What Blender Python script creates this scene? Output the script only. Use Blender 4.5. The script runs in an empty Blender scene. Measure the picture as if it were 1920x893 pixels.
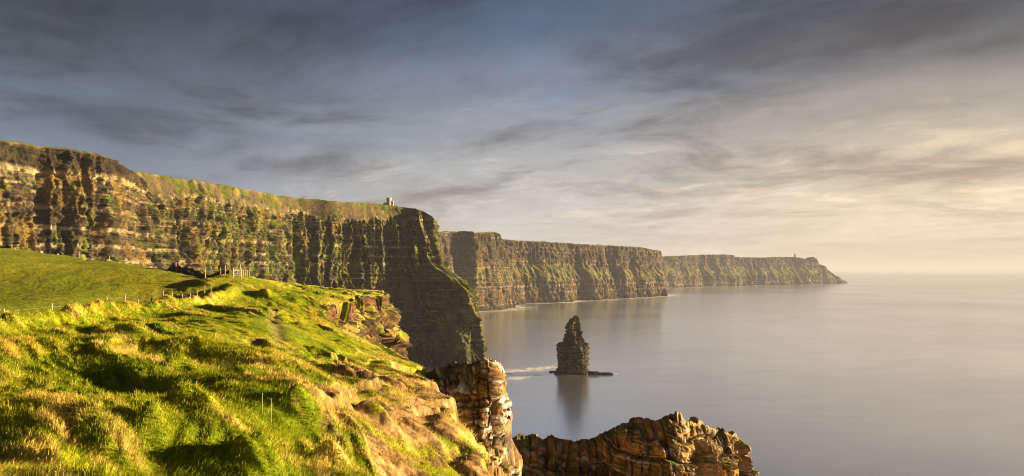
import bpy, math, random
import numpy as np
from mathutils import Vector
random.seed(7); np.random.seed(7)
S = bpy.context.scene
COL = S.collection

# ------------------------------------------------------------------ camera
F = 1400.0            # focal length in pixels of the 1920 px wide photograph
HY = 505.0            # eye level
EYE = 123.0
cam_d = bpy.data.cameras.new('camera')
cam_d.sensor_width = 36.0; cam_d.lens = 36.0*F/1920.0
cam_d.shift_y = (HY-446.5)/1920.0
cam_d.clip_start = 0.1; cam_d.clip_end = 400000
cam = bpy.data.objects.new('camera', cam_d); COL.objects.link(cam)
cam.location = (0, 0, EYE); cam.rotation_euler = (math.radians(90), 0, 0)
S.camera = cam

# ------------------------------------------------------------------ light
EXPO = 2.22
SUN_AZ, SUN_EL = math.radians(82), math.radians(9.0)   # from +Y towards +X
sd = bpy.data.lights.new('sun', 'SUN'); sd.energy = 5.0; sd.angle = math.radians(0.5)
sd.color = (1.0, 0.73, 0.40)
sun = bpy.data.objects.new('sun', sd); COL.objects.link(sun)
sdir = Vector((math.sin(SUN_AZ)*math.cos(SUN_EL), math.cos(SUN_AZ)*math.cos(SUN_EL), math.sin(SUN_EL)))
sun.rotation_euler = sdir.to_track_quat('Z', 'Y').to_euler()
S.view_settings.view_transform = 'Standard'; S.view_settings.look = 'None'
S.view_settings.exposure = EXPO; S.view_settings.gamma = 1.0
S.view_settings.use_curve_mapping = False
S.cycles.filter_width = 1.0; S.cycles.use_adaptive_sampling = False; S.cycles.use_denoising = True; S.cycles.denoiser = 'OPENIMAGEDENOISE'; S.cycles.denoising_prefilter = 'ACCURATE'
S.cycles.max_bounces = 5; S.cycles.volume_bounces = 0
S.cycles.diffuse_bounces = 1; S.cycles.glossy_bounces = 2; S.cycles.transmission_bounces = 2
S.cycles.transparent_max_bounces = 8

class NT:
    """small helper to write node trees"""
    def __init__(s, tree): s.t = tree; s.n = tree.nodes; s.l = tree.links
    def node(s, typ, **kw):
        n = s.n.new(typ)
        for k, v in kw.items(): setattr(n, k, v)
        return n
    def set(s, sock, v):
        if isinstance(v, bpy.types.NodeSocket): s.l.new(v, sock)
        elif v is not None: sock.default_value = v
    def math(s, op, a, b=None, c=None, clamp=False):
        n = s.node('ShaderNodeMath', operation=op); n.use_clamp = clamp
        s.set(n.inputs[0], a)
        if b is not None: s.set(n.inputs[1], b)
        if c is not None: s.set(n.inputs[2], c)
        return n.outputs[0]
    def vmath(s, op, a, b=None):
        n = s.node('ShaderNodeVectorMath', operation=op)
        s.set(n.inputs[0], a)
        if b is not None: s.set(n.inputs[1], b)
        return n.outputs[0]
    def mix(s, f, a, b, blend='MIX'):
        n = s.node('ShaderNodeMix', data_type='RGBA', blend_type=blend)
        s.set(n.inputs[0], f); s.set(n.inputs[6], a); s.set(n.inputs[7], b)
        return n.outputs[2]
    def noise(s, vec, scale, detail=4, rough=0.5, dist=0.0):
        n = s.node('ShaderNodeTexNoise')
        s.set(n.inputs['Vector'], vec); n.inputs['Scale'].default_value = scale
        n.inputs['Detail'].default_value = detail; n.inputs['Roughness'].default_value = rough
        n.inputs['Distortion'].default_value = dist
        return n.outputs[0]
    def ramp(s, f, stops, interp='LINEAR'):
        n = s.node('ShaderNodeValToRGB'); n.color_ramp.interpolation = interp
        e = n.color_ramp.elements
        while len(e) < len(stops): e.new(0.5)
        for el, (p, c) in zip(e, stops):
            el.position = p; el.color = (*c, 1) if len(c) == 3 else c
        s.set(n.inputs[0], f); return n.outputs[0]
    def maprange(s, v, a, b, c=0.0, d=1.0, smooth=True):
        n = s.node('ShaderNodeMapRange'); n.interpolation_type = 'SMOOTHSTEP' if smooth else 'LINEAR'
        s.set(n.inputs[0], v)
        for i, q in enumerate((a, b, c, d)): n.inputs[1+i].default_value = q
        return n.outputs[0]

def lin(*c):
    return tuple(((v/255.0)/12.92 if v/255.0 <= 0.04045 else ((v/255.0+0.055)/1.055)**2.4) for v in c)

# ------------------------------------------------------------------ sky
W = bpy.data.worlds.new('World'); S.world = W; W.use_nodes = True
w = NT(W.node_tree); w.n.clear()
sky = w.node('ShaderNodeTexSky', sky_type='NISHITA'); sky.sun_disc = False
sky.sun_elevation = SUN_EL; sky.sun_rotation = SUN_AZ
sky.altitude = 100; sky.dust_density = 1.5
SKY_S = 0.1
K = 1.0/(SKY_S*2**EXPO)
tc = w.node('ShaderNodeTexCoord'); d = tc.outputs['Generated']
sx = w.node('ShaderNodeSeparateXYZ'); w.set(sx.inputs[0], d)
X, Y, Z = sx.outputs
el = w.math('MAXIMUM', Z, 0.0)
hor = w.math('SQRT', w.math('ADD', w.math('MULTIPLY', X, X), w.math('MULTIPLY', Y, Y)))
a = w.math('DIVIDE', X, w.math('MAXIMUM', hor, 0.05))
den = w.math('ADD', el, 0.095)
cx = w.math('DIVIDE', X, den); cy = w.math('DIVIDE', Y, den)
cmb = w.node('ShaderNodeCombineXYZ'); w.set(cmb.inputs[0], cx); w.set(cmb.inputs[1], w.math('MULTIPLY', cy, 1.0)); 
P = cmb.outputs[0]
warp = w.noise(P, 0.35, 3)
# drift of the cloud streets: long in x
cmb2 = w.node('ShaderNodeCombineXYZ')
w.set(cmb2.inputs[0], w.math('ADD', w.math('MULTIPLY', cx, 0.80), w.math('MULTIPLY', cy, 0.22)))
w.set(cmb2.inputs[1], w.math('ADD', w.math('MULTIPLY', cy, 0.8), w.math('MULTIPLY', warp, 1.6)))
P2 = cmb2.outputs[0]
n1 = w.noise(P2, 1.15, 10, 0.60, 0.35)
n2 = w.noise(P2, 2.7, 10, 0.66, 0.5)
n4 = w.noise(P2, 5.0, 10, 0.68, 0.3)
n3 = w.noise(P2, 0.5, 4, 0.5, 0.3)
elw = w.math('ADD', el, w.math('MULTIPLY', w.math('SUBTRACT', n3, 0.5), 0.12))
elr = w.maprange(elw, 0.0, 0.40, 0, 1, smooth=False)
def rs(lst): return [(e/0.40, lin(*c)) for e, c in lst]
right = w.ramp(elr, rs([(0, (230,206,182)), (0.04, (240,217,190)), (0.085, (238,217,189)), (0.125, (214,198,175)), (0.175, (168,160,150)), (0.235, (118,118,121)), (0.31, (96,101,110)), (0.40, (86,94,108))]), 'EASE')
mid = w.ramp(elr, rs([(0, (216,204,190)), (0.06, (204,199,192)), (0.12, (180,180,180)), (0.18, (152,157,166)), (0.245, (122,134,154)), (0.32, (84,102,128)), (0.40, (66,84,108))]), 'EASE')
left = w.ramp(elr, rs([(0, (150,155,165)), (0.10, (128,138,152)), (0.18, (100,116,136)), (0.24, (80,92,108)), (0.30, (60,70,84)), (0.40, (50,60,76))]), 'EASE')
c = w.mix(w.maprange(a, -0.52, 0.02), left, mid)
c = w.mix(w.maprange(a, 0.0, 0.52), c, right)
# thicker dark cloud and paler, sun-tinted cloud
dark = w.maprange(n1, 0.47, 0.66)
lite = w.maprange(n2, 0.50, 0.68)
lowfade = w.maprange(el, 0.02, 0.13)
c = w.mix(w.math('MULTIPLY', w.math('MULTIPLY', dark, w.maprange(a, -0.3, 0.5, 0.95, 0.68)), lowfade), c, w.mix(1.0, c, (0.55, 0.52, 0.53, 1), 'MULTIPLY'))
lf2 = w.math('MULTIPLY', w.maprange(el, 0.03, 0.09), w.maprange(el, 0.36, 0.12))
c = w.mix(w.math('MULTIPLY', w.math('MULTIPLY', lite, 0.55), lf2), c, w.mix(1.0, c, (1.55, 1.42, 1.26, 1), 'MULTIPLY'))
# gaps between the clouds let the clear sky through
c = w.mix(1.0, c, w.ramp(w.math('ADD', w.math('MULTIPLY', n4, 0.5), w.math('MULTIPLY', n1, 0.5)), [(0.34, (1.14, 1.15, 1.18)), (0.5, (1, 1, 1)), (0.66, (0.80, 0.79, 0.79))]), 'MULTIPLY')
gap = w.math('MULTIPLY', w.maprange(n1, 0.46, 0.30), w.maprange(el, 0.06, 0.2))
cl = w.vmath('SCALE', c); cl.node.inputs[3].default_value = K
clear = w.mix(1.0, sky.outputs[0], (0.26, 0.29, 0.33, 1), 'MULTIPLY')
blue = w.vmath('SCALE', w.mix(1.0, c, (0.76, 0.98, 1.26, 1), 'MULTIPLY')); blue.node.inputs[3].default_value = K
clear = w.mix(0.7, clear, blue)
fin = w.mix(w.math('MULTIPLY', w.math('MULTIPLY', gap, w.maprange(a, 0.45, -0.05)), 0.6), cl, clear)
zen = w.vmath('SCALE', fin); w.set(zen.node.inputs[3], w.maprange(el, 0.37, 0.80, 1.0, 0.50)); fin = zen  # upper sky out of view, dimmed to deepen the shadows
bg = w.node('ShaderNodeBackground'); w.set(bg.inputs[0], fin); bg.inputs[1].default_value = SKY_S
wo = w.node('ShaderNodeOutputWorld'); w.l.new(bg.outputs[0], wo.inputs[0])

# ------------------------------------------------------------------ numpy noise
_rng = np.random.RandomState(3)
_perm = np.concatenate([_rng.permutation(512)]*3)
_ang = _rng.rand(512)*2*np.pi
_gx, _gy = np.cos(_ang), np.sin(_ang)
_val = _rng.rand(512)
def pn(x, y, seed=0):
    x = np.asarray(x, float)+seed*17.37; y = np.asarray(y, float)+seed*9.71
    xi = np.floor(x).astype(np.int64); yi = np.floor(y).astype(np.int64)
    fx = x-xi; fy = y-yi
    u = fx*fx*fx*(fx*(fx*6-15)+10); v = fy*fy*fy*(fy*(fy*6-15)+10)
    def g(ix, iy, dx, dy):
        h = _perm[_perm[(ix+seed*31) & 511]+(iy & 511)]
        return _gx[h]*dx+_gy[h]*dy
    a = g(xi, yi, fx, fy); b = g(xi+1, yi, fx-1, fy)
    c = g(xi, yi+1, fx, fy-1); d = g(xi+1, yi+1, fx-1, fy-1)
    return ((a+(b-a)*u)+((c+(d-c)*u)-(a+(b-a)*u))*v)*1.5
def fbm(x, y, o=4, seed=0, gain=0.5, lac=2.03):
    r = 0; amp = 1; t = 0
    for i in range(o):
        r = r+amp*pn(x, y, seed+i*3); t += amp; amp *= gain; x = x*lac; y = y*lac
    return r/t
def hsh(a, b, seed=0):
    return _val[_perm[_perm[(np.asarray(a, np.int64)+seed*13) & 511]+((np.asarray(b, np.int64)+seed*7) & 511)]]
def sst(x, a, b):
    t = np.clip((x-a)/(b-a), 0, 1); return t*t*(3-2*t)
def blocks(s, z, w_, h_, seed=0):
    """joint-bounded blocks in bedded rock: one random value per block, plus distance to the joints"""
    zz = z/h_+0.35*pn(s/(w_*7), z/(h_*9), seed+5)
    k = np.floor(zz); fz = zz-k
    wk = w_*(0.55+0.9*hsh(k, 3, seed))
    ss = s/wk+hsh(k, 11, seed)*17+0.25*pn(s/w_, z/h_*0.4, seed+2)
    j = np.floor(ss); fs = ss-j
    e = np.minimum(np.minimum(fz, 1-fz)*h_, np.minimum(fs, 1-fs)*wk)
    return hsh(k, j, seed+1), e, k
def facets(s, z, ws, wz, seed=0, tilt=1.0):
    """angular broken faces: each jittered cell is its own tilted plane"""
    u = s/ws; v = z/wz; iu = np.floor(u).astype(np.int64); iv = np.floor(v).astype(np.int64)
    best = np.full(u.shape, 1e9); out = np.zeros(u.shape)
    for du in (-1, 0, 1):
        for dv in (-1, 0, 1):
            a = iu+du; b = iv+dv
            pu = a+0.15+0.7*hsh(a, b, seed); pv = b+0.15+0.7*hsh(a, b, seed+1)
            eu = u-pu; ev = v-pv; d2 = eu*eu+ev*ev
            val = (hsh(a, b, seed+2)-0.5)+tilt*((hsh(a, b, seed+3)-0.5)*eu+(hsh(a, b, seed+4)-0.5)*ev)
            m_ = d2 < best; best = np.where(m_, d2, best); out = np.where(m_, val, out)
    return out
def lerp3(a, b, t):
    return np.asarray(a)+(np.asarray(b)-np.asarray(a))*np.asarray(t)[..., None]

# ------------------------------------------------------------------ mesh helpers
def mesh_np(name, co, loops, lstart, mat, col=None, smooth=True, parent=None):
    me = bpy.data.meshes.new(name)
    co = np.ascontiguousarray(co.reshape(-1, 3), np.float32)
    me.vertices.add(len(co)); me.vertices.foreach_set('co', co.ravel())
    me.loops.add(len(loops)); me.loops.foreach_set('vertex_index', np.ascontiguousarray(loops, np.int32))
    me.polygons.add(len(lstart)); me.polygons.foreach_set('loop_start', np.ascontiguousarray(lstart, np.int32))
    if col is not None:
        at = me.color_attributes.new('tint', 'FLOAT_COLOR', 'POINT')
        cc = np.ones((len(co), 4), np.float32); cc[:, :3] = np.clip(col.reshape(-1, 3), 0.001, 1)
        at.data.foreach_set('color', cc.ravel())
    me.update(calc_edges=True)
    me.polygons.foreach_set('use_smooth', np.full(len(lstart), smooth))
    me.materials.append(mat)
    o = bpy.data.objects.new(name, me); COL.objects.link(o)
    if parent: o.parent = parent
    return o
def grid(name, Pg, mat, col=None, flip=False, smooth=True):
    n, m = Pg.shape[:2]
    i = np.arange(n*m).reshape(n, m)
    q = np.stack([i[:-1, :-1], i[1:, :-1], i[1:, 1:], i[:-1, 1:]], -1)
    if flip: q = q[..., ::-1]
    q = q.reshape(-1, 4)
    return mesh_np(name, Pg, q.ravel(), np.arange(len(q))*4, mat, col, smooth)
def gnormal(Pg, flip=False):
    a = np.gradient(Pg, axis=0); b = np.gradient(Pg, axis=1)
    n = np.cross(a, b)
    n /= np.linalg.norm(n, axis=-1, keepdims=True)+1e-9
    return -n if flip else n
def tag(o, label=None, cat=None, group=None, kind=None):
    if label: o['label'] = label
    if cat: o['category'] = cat
    if group: o['group'] = group
    if kind: o['kind'] = kind
    return o
def empty(name, loc, rz=0.0):
    o = bpy.data.objects.new(name, None); COL.objects.link(o)
    o.location = loc; o.rotation_euler = (0, 0, rz); return o
def at(px, py, Yd):
    """a point of the place seen at pixel px, py at a distance of Yd metres"""
    return np.array([(px-960.0)/F*Yd, Yd, EYE+(HY-py)/F*Yd])

# ------------------------------------------------------------------ materials
def mat_tint(name, var_scale=1.0, var=0.35, bump_scale=3.0, bump=0.5, bdist=0.3, rough=0.95, aniso=None, spec=0.15, var2=None):
    m = bpy.data.materials.new(name); m.use_nodes = True
    t = NT(m.node_tree); b = t.n['Principled BSDF']
    att = t.node('ShaderNodeAttribute'); att.attribute_name = 'tint'
    geo = t.node('ShaderNodeNewGeometry'); pos = geo.outputs['Position']
    if aniso:
        pos = t.vmath('MULTIPLY', pos, aniso)
    n = t.noise(pos, var_scale, 6, 0.62)
    f = t.maprange(n, 0.3, 0.7, 1-var, 1+var, smooth=False)
    mul = t.node('ShaderNodeVectorMath', operation='SCALE')
    t.set(mul.inputs[0], att.outputs['Color']); t.set(mul.inputs[3], f)
    out = mul.outputs[0]
    if var2:
        n2 = t.noise(pos, var2[0], 4, 0.6)
        out = t.mix(t.maprange(n2, var2[1], var2[2]), out, t.mix(1.0, out, (*var2[3], 1), 'MULTIPLY'))
    t.set(b.inputs['Base Color'], out)
    b.inputs['Roughness'].default_value = rough
    b.inputs['Specular IOR Level'].default_value = spec
    nb = t.noise(pos, bump_scale, 8, 0.65)
    bp = t.node('ShaderNodeBump'); bp.inputs['Strength'].default_value = bump; bp.inputs['Distance'].default_value = bdist
    t.set(bp.inputs['Height'], nb); t.l.new(bp.outputs[0], b.inputs['Normal'])
    return m
M_cliff = mat_tint('cliff_rock', 0.18, 0.45, 0.35, 0.9, 1.6, aniso=(1, 1, 1.4))
M_far = mat_tint('distant_cliff_rock', 0.03, 0.35, 0.06, 0.9, 8.0, aniso=(1, 1, 0.7))
M_rock = mat_tint('near_rock', 1.1, 0.5, 2.2, 1.0, 0.35, var2=(3.2, 0.56, 0.70, (1.7, 1.7, 1.8)))
M_turf = mat_tint('turf', 1.6, 0.40, 9.0, 0.8, 0.12)
M_stack = mat_tint('stack_rock', 0.35, 0.4, 0.6, 0.9, 1.0, aniso=(0.7, 0.7, 2.2))

def mat_plain(name, col, rough=0.9, var=0.25, scale=6.0, aniso=(1, 1, 1), bump=0.3):
    m = bpy.data.materials.new(name); m.use_nodes = True
    t = NT(m.node_tree); b = t.n['Principled BSDF']
    tcn = t.node('ShaderNodeTexCoord')
    n = t.noise(t.vmath('MULTIPLY', tcn.outputs['Object'], aniso), scale, 5, 0.6)
    t.set(b.inputs['Base Color'], t.ramp(n, [(0.25, tuple(v*(1-var) for v in col)), (0.75, tuple(min(1, v*(1+var)) for v in col))]))
    b.inputs['Roughness'].default_value = rough; b.inputs['Specular IOR Level'].default_value = 0.2
    bp = t.node('ShaderNodeBump'); bp.inputs['Strength'].default_value = bump; bp.inputs['Distance'].default_value = 0.02
    t.set(bp.inputs['Height'], n); t.l.new(bp.outputs[0], b.inputs['Normal'])
    return m
M_post = mat_plain('weathered_wood', (0.30, 0.23, 0.145), scale=9, aniso=(3, 3, 0.4))
M_wire = mat_plain('galvanised_wire', (0.22, 0.24, 0.20), rough=0.5)
M_gate = mat_plain('galvanised_bar', (0.35, 0.36, 0.35), rough=0.5)
M_stone = mat_plain('pale_stone', (0.50, 0.48, 0.44), scale=4)
M_grey = mat_plain('grey_stone', (0.26, 0.25, 0.22), scale=4)
M_dstone = mat_plain('brown_stone', (0.20, 0.14, 0.09), scale=3)
M_tower = mat_plain('tower_masonry', (0.34, 0.25, 0.21), scale=1.2)
M_hole = mat_plain('dark_opening', (0.03, 0.028, 0.026))

# ------------------------------------------------------------------ splines
def spline(pts, n):
    """Catmull-Rom through rows of pts, resampled evenly by plan length"""
    p = np.asarray(pts, float)
    q = np.vstack([2*p[0]-p[1], p, 2*p[-1]-p[-2]])
    out = []
    for i in range(1, len(q)-2):
        t = np.linspace(0, 1, 40, endpoint=False)[:, None]
        a, b, c, d_ = q[i-1], q[i], q[i+1], q[i+2]
        out.append(0.5*((2*b)+(-a+c)*t+(2*a-5*b+4*c-d_)*t*t+(-a+3*b-3*c+d_)*t**3))
    out.append(p[-1:]); o = np.vstack(out)
    L = np.concatenate([[0], np.cumsum(np.linalg.norm(np.diff(o[:, :2], axis=0), axis=1))])
    s = np.linspace(0, L[-1], n)
    return np.stack([np.interp(s, L, o[:, k]) for k in range(o.shape[1])], 1), s
def smooth1(a, k):
    ker = np.hanning(2*k+1); ker /= ker.sum()
    ap = np.concatenate([np.repeat(a[:1], k, 0), a, np.repeat(a[-1:], k, 0)])
    if a.ndim == 1: return np.convolve(ap, ker, 'valid')
    return np.stack([np.convolve(ap[:, j], ker, 'valid') for j in range(a.shape[1])], 1)

def cliff_sheet(pts, ncol, profile, nrow, smooth_k=25):
    """pts rows: X, Y, top.  profile(s_fraction array, top array) -> list of (offset array, z array) from inland to the sea"""
    p, s = spline(pts, ncol)
    tg = np.gradient(p[:, :2], axis=0); tg = smooth1(tg, smooth_k)
    tg /= np.linalg.norm(tg, axis=1, keepdims=True)
    nx, ny = tg[:, 1], -tg[:, 0]                 # seaward is on the right of the walk
    prof = profile(p, s)
    off = np.stack([np.broadcast_to(o, (ncol,)) for o, z, k in prof], 1)
    zz = np.stack([np.broadcast_to(z, (ncol,)) for o, z, k in prof], 1)
    knots = np.array([k for o, z, k in prof], float)
    v = np.linspace(0, knots[-1], nrow)
    O = np.empty((ncol, nrow)); Zr = np.empty((ncol, nrow))
    idx = np.clip(np.searchsorted(knots, v, side='right')-1, 0, len(knots)-2)
    fr = (v-knots[idx])/(knots[idx+1]-knots[idx])
    O = off[:, idx]*(1-fr)+off[:, idx+1]*fr
    Zr = zz[:, idx]*(1-fr)+zz[:, idx+1]*fr
    Pg = np.stack([p[:, 0:1]+nx[:, None]*O, p[:, 1:2]+ny[:, None]*O, Zr], -1)
    return Pg, s, O, v, np.stack([nx, ny], 1), p

# colours of the rock and what grows on it (linear base colours)
C_DARK = (0.014, 0.010, 0.007); C_MID = (0.050, 0.036, 0.022); C_OCH = (0.125, 0.075, 0.020)
C_PALE = (0.29, 0.235, 0.125); C_GREEN = (0.060, 0.074, 0.007); C_DGREEN = (0.024, 0.034, 0.005)
C_STRAW = (0.17, 0.125, 0.038)

# ------------------------------------------------------------------ the main headland
def px_top(px, py, z):
    """cliff-top point seen at pixel, its distance from its height above the sea"""
    Yd = (z-EYE)*F/(HY-py); return ((px-960)/F*Yd, Yd, z)
def px_at(px, py, Yd):
    return ((px-960)/F*Yd, Yd, EYE+(HY-py)/F*Yd)
# brow x, y, z and foot x, y, walked from the left; the sea is on the right hand
main_pts = [(-395, 300, 200, 22, None), (-365, 380, 203, 22, None)]
for px_, py_, z_ in ((0, 262, 205), (75, 274, 205), (150, 283, 205), (200, 295, 204), (228, 314, 202), (245, 320, 203), (330, 334, 204), (450, 353, 205), (550, 371, 205)):
    main_pts.append((*px_top(px_, py_, z_), 24, None))
main_pts += [(*px_at(640, 378, 890), 26, (-212, 872)), (*px_at(690, 381, 940), 26, (-160, 922)), (*px_at(726, 384, 975), 26, (-112, 934)), (*px_at(758, 388.5, 985), 26, (-68, 929)),
             (*px_at(779, 392, 987), 26, (-44, 932)), (-125, 1010, 200, 26, (-40, 955)), (-136, 1060, 200, 26, (-62, 1015)), (-160, 1180, 202, 24, (-120, 1160)), (-260, 1400, 200, 24, None)]
NC, NR = 1900, 560
A5 = np.array([(q[0], q[1], q[2]) for q in main_pts], float)
tg0 = np.gradient(A5[:, :2], axis=0); tg0 /= np.linalg.norm(tg0, axis=1, keepdims=True)
B5 = np.array([q[4] if q[4] else (q[0]+tg0[k, 1]*q[3], q[1]-tg0[k, 0]*q[3]) for k, q in enumerate(main_pts)], float)
both, s = spline(np.c_[(A5[:, :2]+B5)/2, A5, B5], NC)
pth = both[:, 2:5]; foot_ = both[:, 5:7]
tg = np.gradient(both[:, :2], axis=0); tg = smooth1(tg, 30); tg /= np.linalg.norm(tg, axis=1, keepdims=True)
nrm2 = np.stack([tg[:, 1], -tg[:, 0]], 1)
top = pth[:, 2]
s_tow = s[np.argmin(np.hypot(pth[:, 0]+161, pth[:, 1]-975))]; s_tip = s[np.argmin(np.hypot(pth[:, 0]+126, pth[:, 1]-995))]
s_grass = s[np.argmin(np.hypot(pth[:, 0]+313, pth[:, 1]-612))]
g_ = sst(s, s_grass-6, s_grass+25); hd_ = sst(s, s_tow-160, s_tow); tip_ = sst(s, s_tip-45, s_tip-5)
gzz = top-(2+g_*(1-0.5*tip_)*(17+9*pn(s/60, s*0, 4)+8*pn(s/17, s*0, 9)))-5*hd_*(1-tip_)
f1 = 0.10+0.14*g_*(1-0.75*tip_)
prof = [(-1.0, top-5, 0), (-0.6, top-1, 0.04), (0, top, 0.09), (f1*0.45, gzz*0.36+top*0.64-0.2, 0.14), (f1, gzz, 0.21), (f1+0.02, gzz-3, 0.23),
        (f1+0.10+0.05*tip_, 131+0*s, 0.49), (f1+0.14+0.07*tip_, 126+0*s, 0.52), (f1+0.24+0.44*tip_, 99+0*s, 0.64), (f1+0.26+0.50*tip_, 92+0*s, 0.67), (1.0, -1+0*s, 1.0)]
offp = np.stack([np.broadcast_to(o_, (NC,)) for o_, z_, k_ in prof], 1); zpp = np.stack([z_ for o_, z_, k_ in prof], 1); kn = np.array([k_ for o_, z_, k_ in prof])
v = np.linspace(0, 1, NR); ix_ = np.clip(np.searchsorted(kn, v, side='right')-1, 0, len(kn)-2); fr_ = (v-kn[ix_])/(kn[ix_+1]-kn[ix_])
Ff = offp[:, ix_]*(1-fr_)+offp[:, ix_+1]*fr_; Zr = zpp[:, ix_]*(1-fr_)+zpp[:, ix_+1]*fr_
gap_ = np.linalg.norm(foot_-pth[:, :2], axis=1)[:, None]
Fo = np.maximum(Ff, 0); Fi = np.minimum(Ff, 0)*40
XY = pth[:, None, :2]+(foot_-pth[:, :2])[:, None, :]*Fo[..., None]+nrm2[:, None, :]*Fi[..., None]
Pg = np.concatenate([XY, Zr[..., None]], -1); O = Fo*gap_+Fi
sg = np.repeat(s[:, None], NR, 1); zg = Pg[..., 2].copy()
face = sst(v, 0.17, 0.24)[None, :]
slope = sst(v, 0.09, 0.13)[None, :]*(1-face)
D = 9.0*pn(sg/95, zg/600, 1)*face+5.0*pn(sg/38, zg/260, 2)*(0.3*slope+face)
rib = 1-np.abs(pn(sg/17+0.3*pn(sg/30, zg/40, 8), zg/170, 3))*2
wv_ = 6*pn(sg/40, zg/50, 13)+3*pn(sg/15, zg/18, 14)
rm_ = sst(pn(sg/55, zg/80, 15), -0.35, 0.35)
hdm = (1+1.6*hd_)[:, None]
D += hdm*4.6*(rib-0.5)*face*(0.4+0.8*rm_)+3.4*(0.5-2*np.abs(pn((sg+wv_)/9.5, zg/90, 7)))*face*(1.15-0.8*rm_)*hdm
D += (3.2*facets(sg, zg, 9, 26, 21)+2.3*facets(sg, zg, 4, 8, 25)+1.2*facets(sg, zg, 2.0, 3.0, 27))*face
D += 2.4*pn(sg/6.5, zg/48, 4)*face+1.1*pn(sg/2.7, zg/15, 5)*face
b1, e1, k1 = blocks(sg, zg, 9, 11, 1); b2, e2, k2 = blocks(sg, zg, 3.6, 3.4, 2); b3, e3, k3 = blocks(sg, zg, 1.8, 1.3, 9)
D += (2.4*(b1-0.5)+1.9*(b2-0.5)+0.8*(b3-0.5))*face
lay = hsh(np.floor(zg/5.5+0.15*pn(sg/70, zg/60, 6)), 5, 3)
lay4 = hsh(np.floor(zg/2.4+0.15*pn(sg/50, zg/60, 16)), 6, 8)
D += (2.2*(lay-0.5)*sst(pn(sg/30, zg/25, 17), -0.4, 0.3)+1.2*(lay4-0.5))*face
# deep gullies
def gully(c, wdt, dep, z0, z1, lean=0.0):
    x = (sg-c-lean*(zg-120)+2.5*pn(zg/22, sg*0, 12))/wdt
    return -dep*np.exp(-x*x)*sst(zg, z0, z0+15)*(1-sst(zg, z1-25, z1))
def s_at(px):   # arc length under a pixel column
    return s[np.argmin(np.abs((Pg[:, 300, 0]/Pg[:, 300, 1])*F+960-px)+(pth[:, 0] > -127)*9e3+(pth[:, 1] > 1000)*9e3)]
for px_, wd, dp, z0, z1 in ((345, 7, 17, 60, 196), (362, 5, 10, 60, 178), (185, 4, 6, 80, 180), (95, 5, 5, 100, 200), (462, 9, 10, 60, 192), (420, 4, 7, 60, 185),
                            (560, 6, 9, 20, 190), (655, 10, 12, 10, 196), (700, 6, 9, 0, 190), (735, 9, 10, 0, 192), (768, 6, 10, 0, 188), (610, 5, 7, 10, 190), (505, 5, 8, 30, 188), (265, 5, 6, 60, 188)):
    D += gully(s_at(px_), wd, dp, z0, z1)*np.maximum(face, slope*0.15)
cave = np.exp(-((sg-s_at(765))/16)**2)*np.exp(-((zg-2)/20)**2)*20
D -= cave
N0 = gnormal(Pg)
hdir = np.stack([np.repeat(nrm2[:, :1], NR, 1), np.repeat(nrm2[:, 1:], NR, 1), np.zeros((NC, NR))], -1)
Pg = Pg+hdir*D[..., None]
Pg[..., 2] += g_[:, None]*(slope*(3.0*pn(sg/9, O/7, 21)+4.0*pn(sg/30, O/24, 22)+3.5*(0.4-np.abs(pn(sg/15+O/22, O/40, 26)))))+sst(v, 0.02, 0.06)[None, :]*(1-face)*(0.9*pn(sg/12, O/20, 23)+0.5*pn(sg/4, O/6, 24))
Pg[..., 2] = np.where(v[None, :] > 0.98, -1.0, Pg[..., 2])
N = gnormal(Pg)
if N[NC//2, NR//20, 2] < 0: N = -N; main_flip = True
else: main_flip = False
up = np.clip(N[..., 2], -1, 1)
zb = zg
# beds: pale sandstone bands between dark shale
col = lerp3(C_DARK, C_MID, sst(fbm(sg/9, zg/16, 4, 31), -0.35, 0.4))
ln_ = pn(zb/1.7, sg/260, 34)+0.5*pn(zb/0.8, sg/120, 35)
col = col*(1+0.9*np.clip(ln_*(1+0.9*hd_[:, None]), -0.8, 1.8)*sst(fbm(sg/25, zg/12, 2, 36), -0.5, 0.1))[..., None]
bandn = hsh(np.floor(zb/2.2+0.1*pn(sg/40, zg*0, 7)), 2, 6)
col = lerp3(col, C_PALE, 0.5*sst(bandn, 0.78, 0.95)*sst(fbm(sg/9, zg/5, 3, 33), -0.1, 0.35))
def band(zc, th, amt, seed, sw=12):
    return amt*np.exp(-((zb-zc-0.8*pn(sg/60, zg*0, seed))/th)**4)*sst(pn(sg/sw, zg*0, seed+1)+0.35*pn(sg/3, zg/3, seed+2)+(0.5 if zc == 188 else 0), -0.25, 0.2)
for zc, th, am, sd_ in ((188, 2.5, 1.0, 40), (178.5, 0.9, 0.6, 44), (164, 1.2, 0.5, 48), (151, 1.8, 0.6, 52), (139, 1.5, 0.65, 55), (129, 2.0, 0.7, 58), (108, 1.0, 0.4, 61), (90, 0.8, 0.4, 64), (62, 0.7, 0.3, 66)):
    col = lerp3(col, C_PALE, np.clip(band(zc, th, am, sd_)*face, 0, 1))
for zc, th, am, sd_ in ((112, 0.7, 0.8, 261), (97, 0.6, 0.7, 264), (81, 0.5, 0.6, 267), (69, 0.8, 0.8, 270), (52, 0.5, 0.6, 273), (35, 0.6, 0.5, 276)):
    col = lerp3(col, np.multiply(C_PALE, 1.2), np.clip(band(zc, th, am, sd_)*face*hd_[:, None], 0, 1))
# ochre and lichen, shale cap on the near block
col = lerp3(col, C_OCH, 0.75*sst(fbm(sg/16, zg/45, 3, 71), 0.02, 0.4)*face)
capm = sst(zg, 187.5, 190.5)*(pth[:, 1] < 640)[:, None]*face
col = lerp3(col, np.multiply(C_DARK, 1.25), 0.72*capm)
col = col*(1+hd_[:, None, None]*np.array([-0.12, 0.0, 0.22]))
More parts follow.
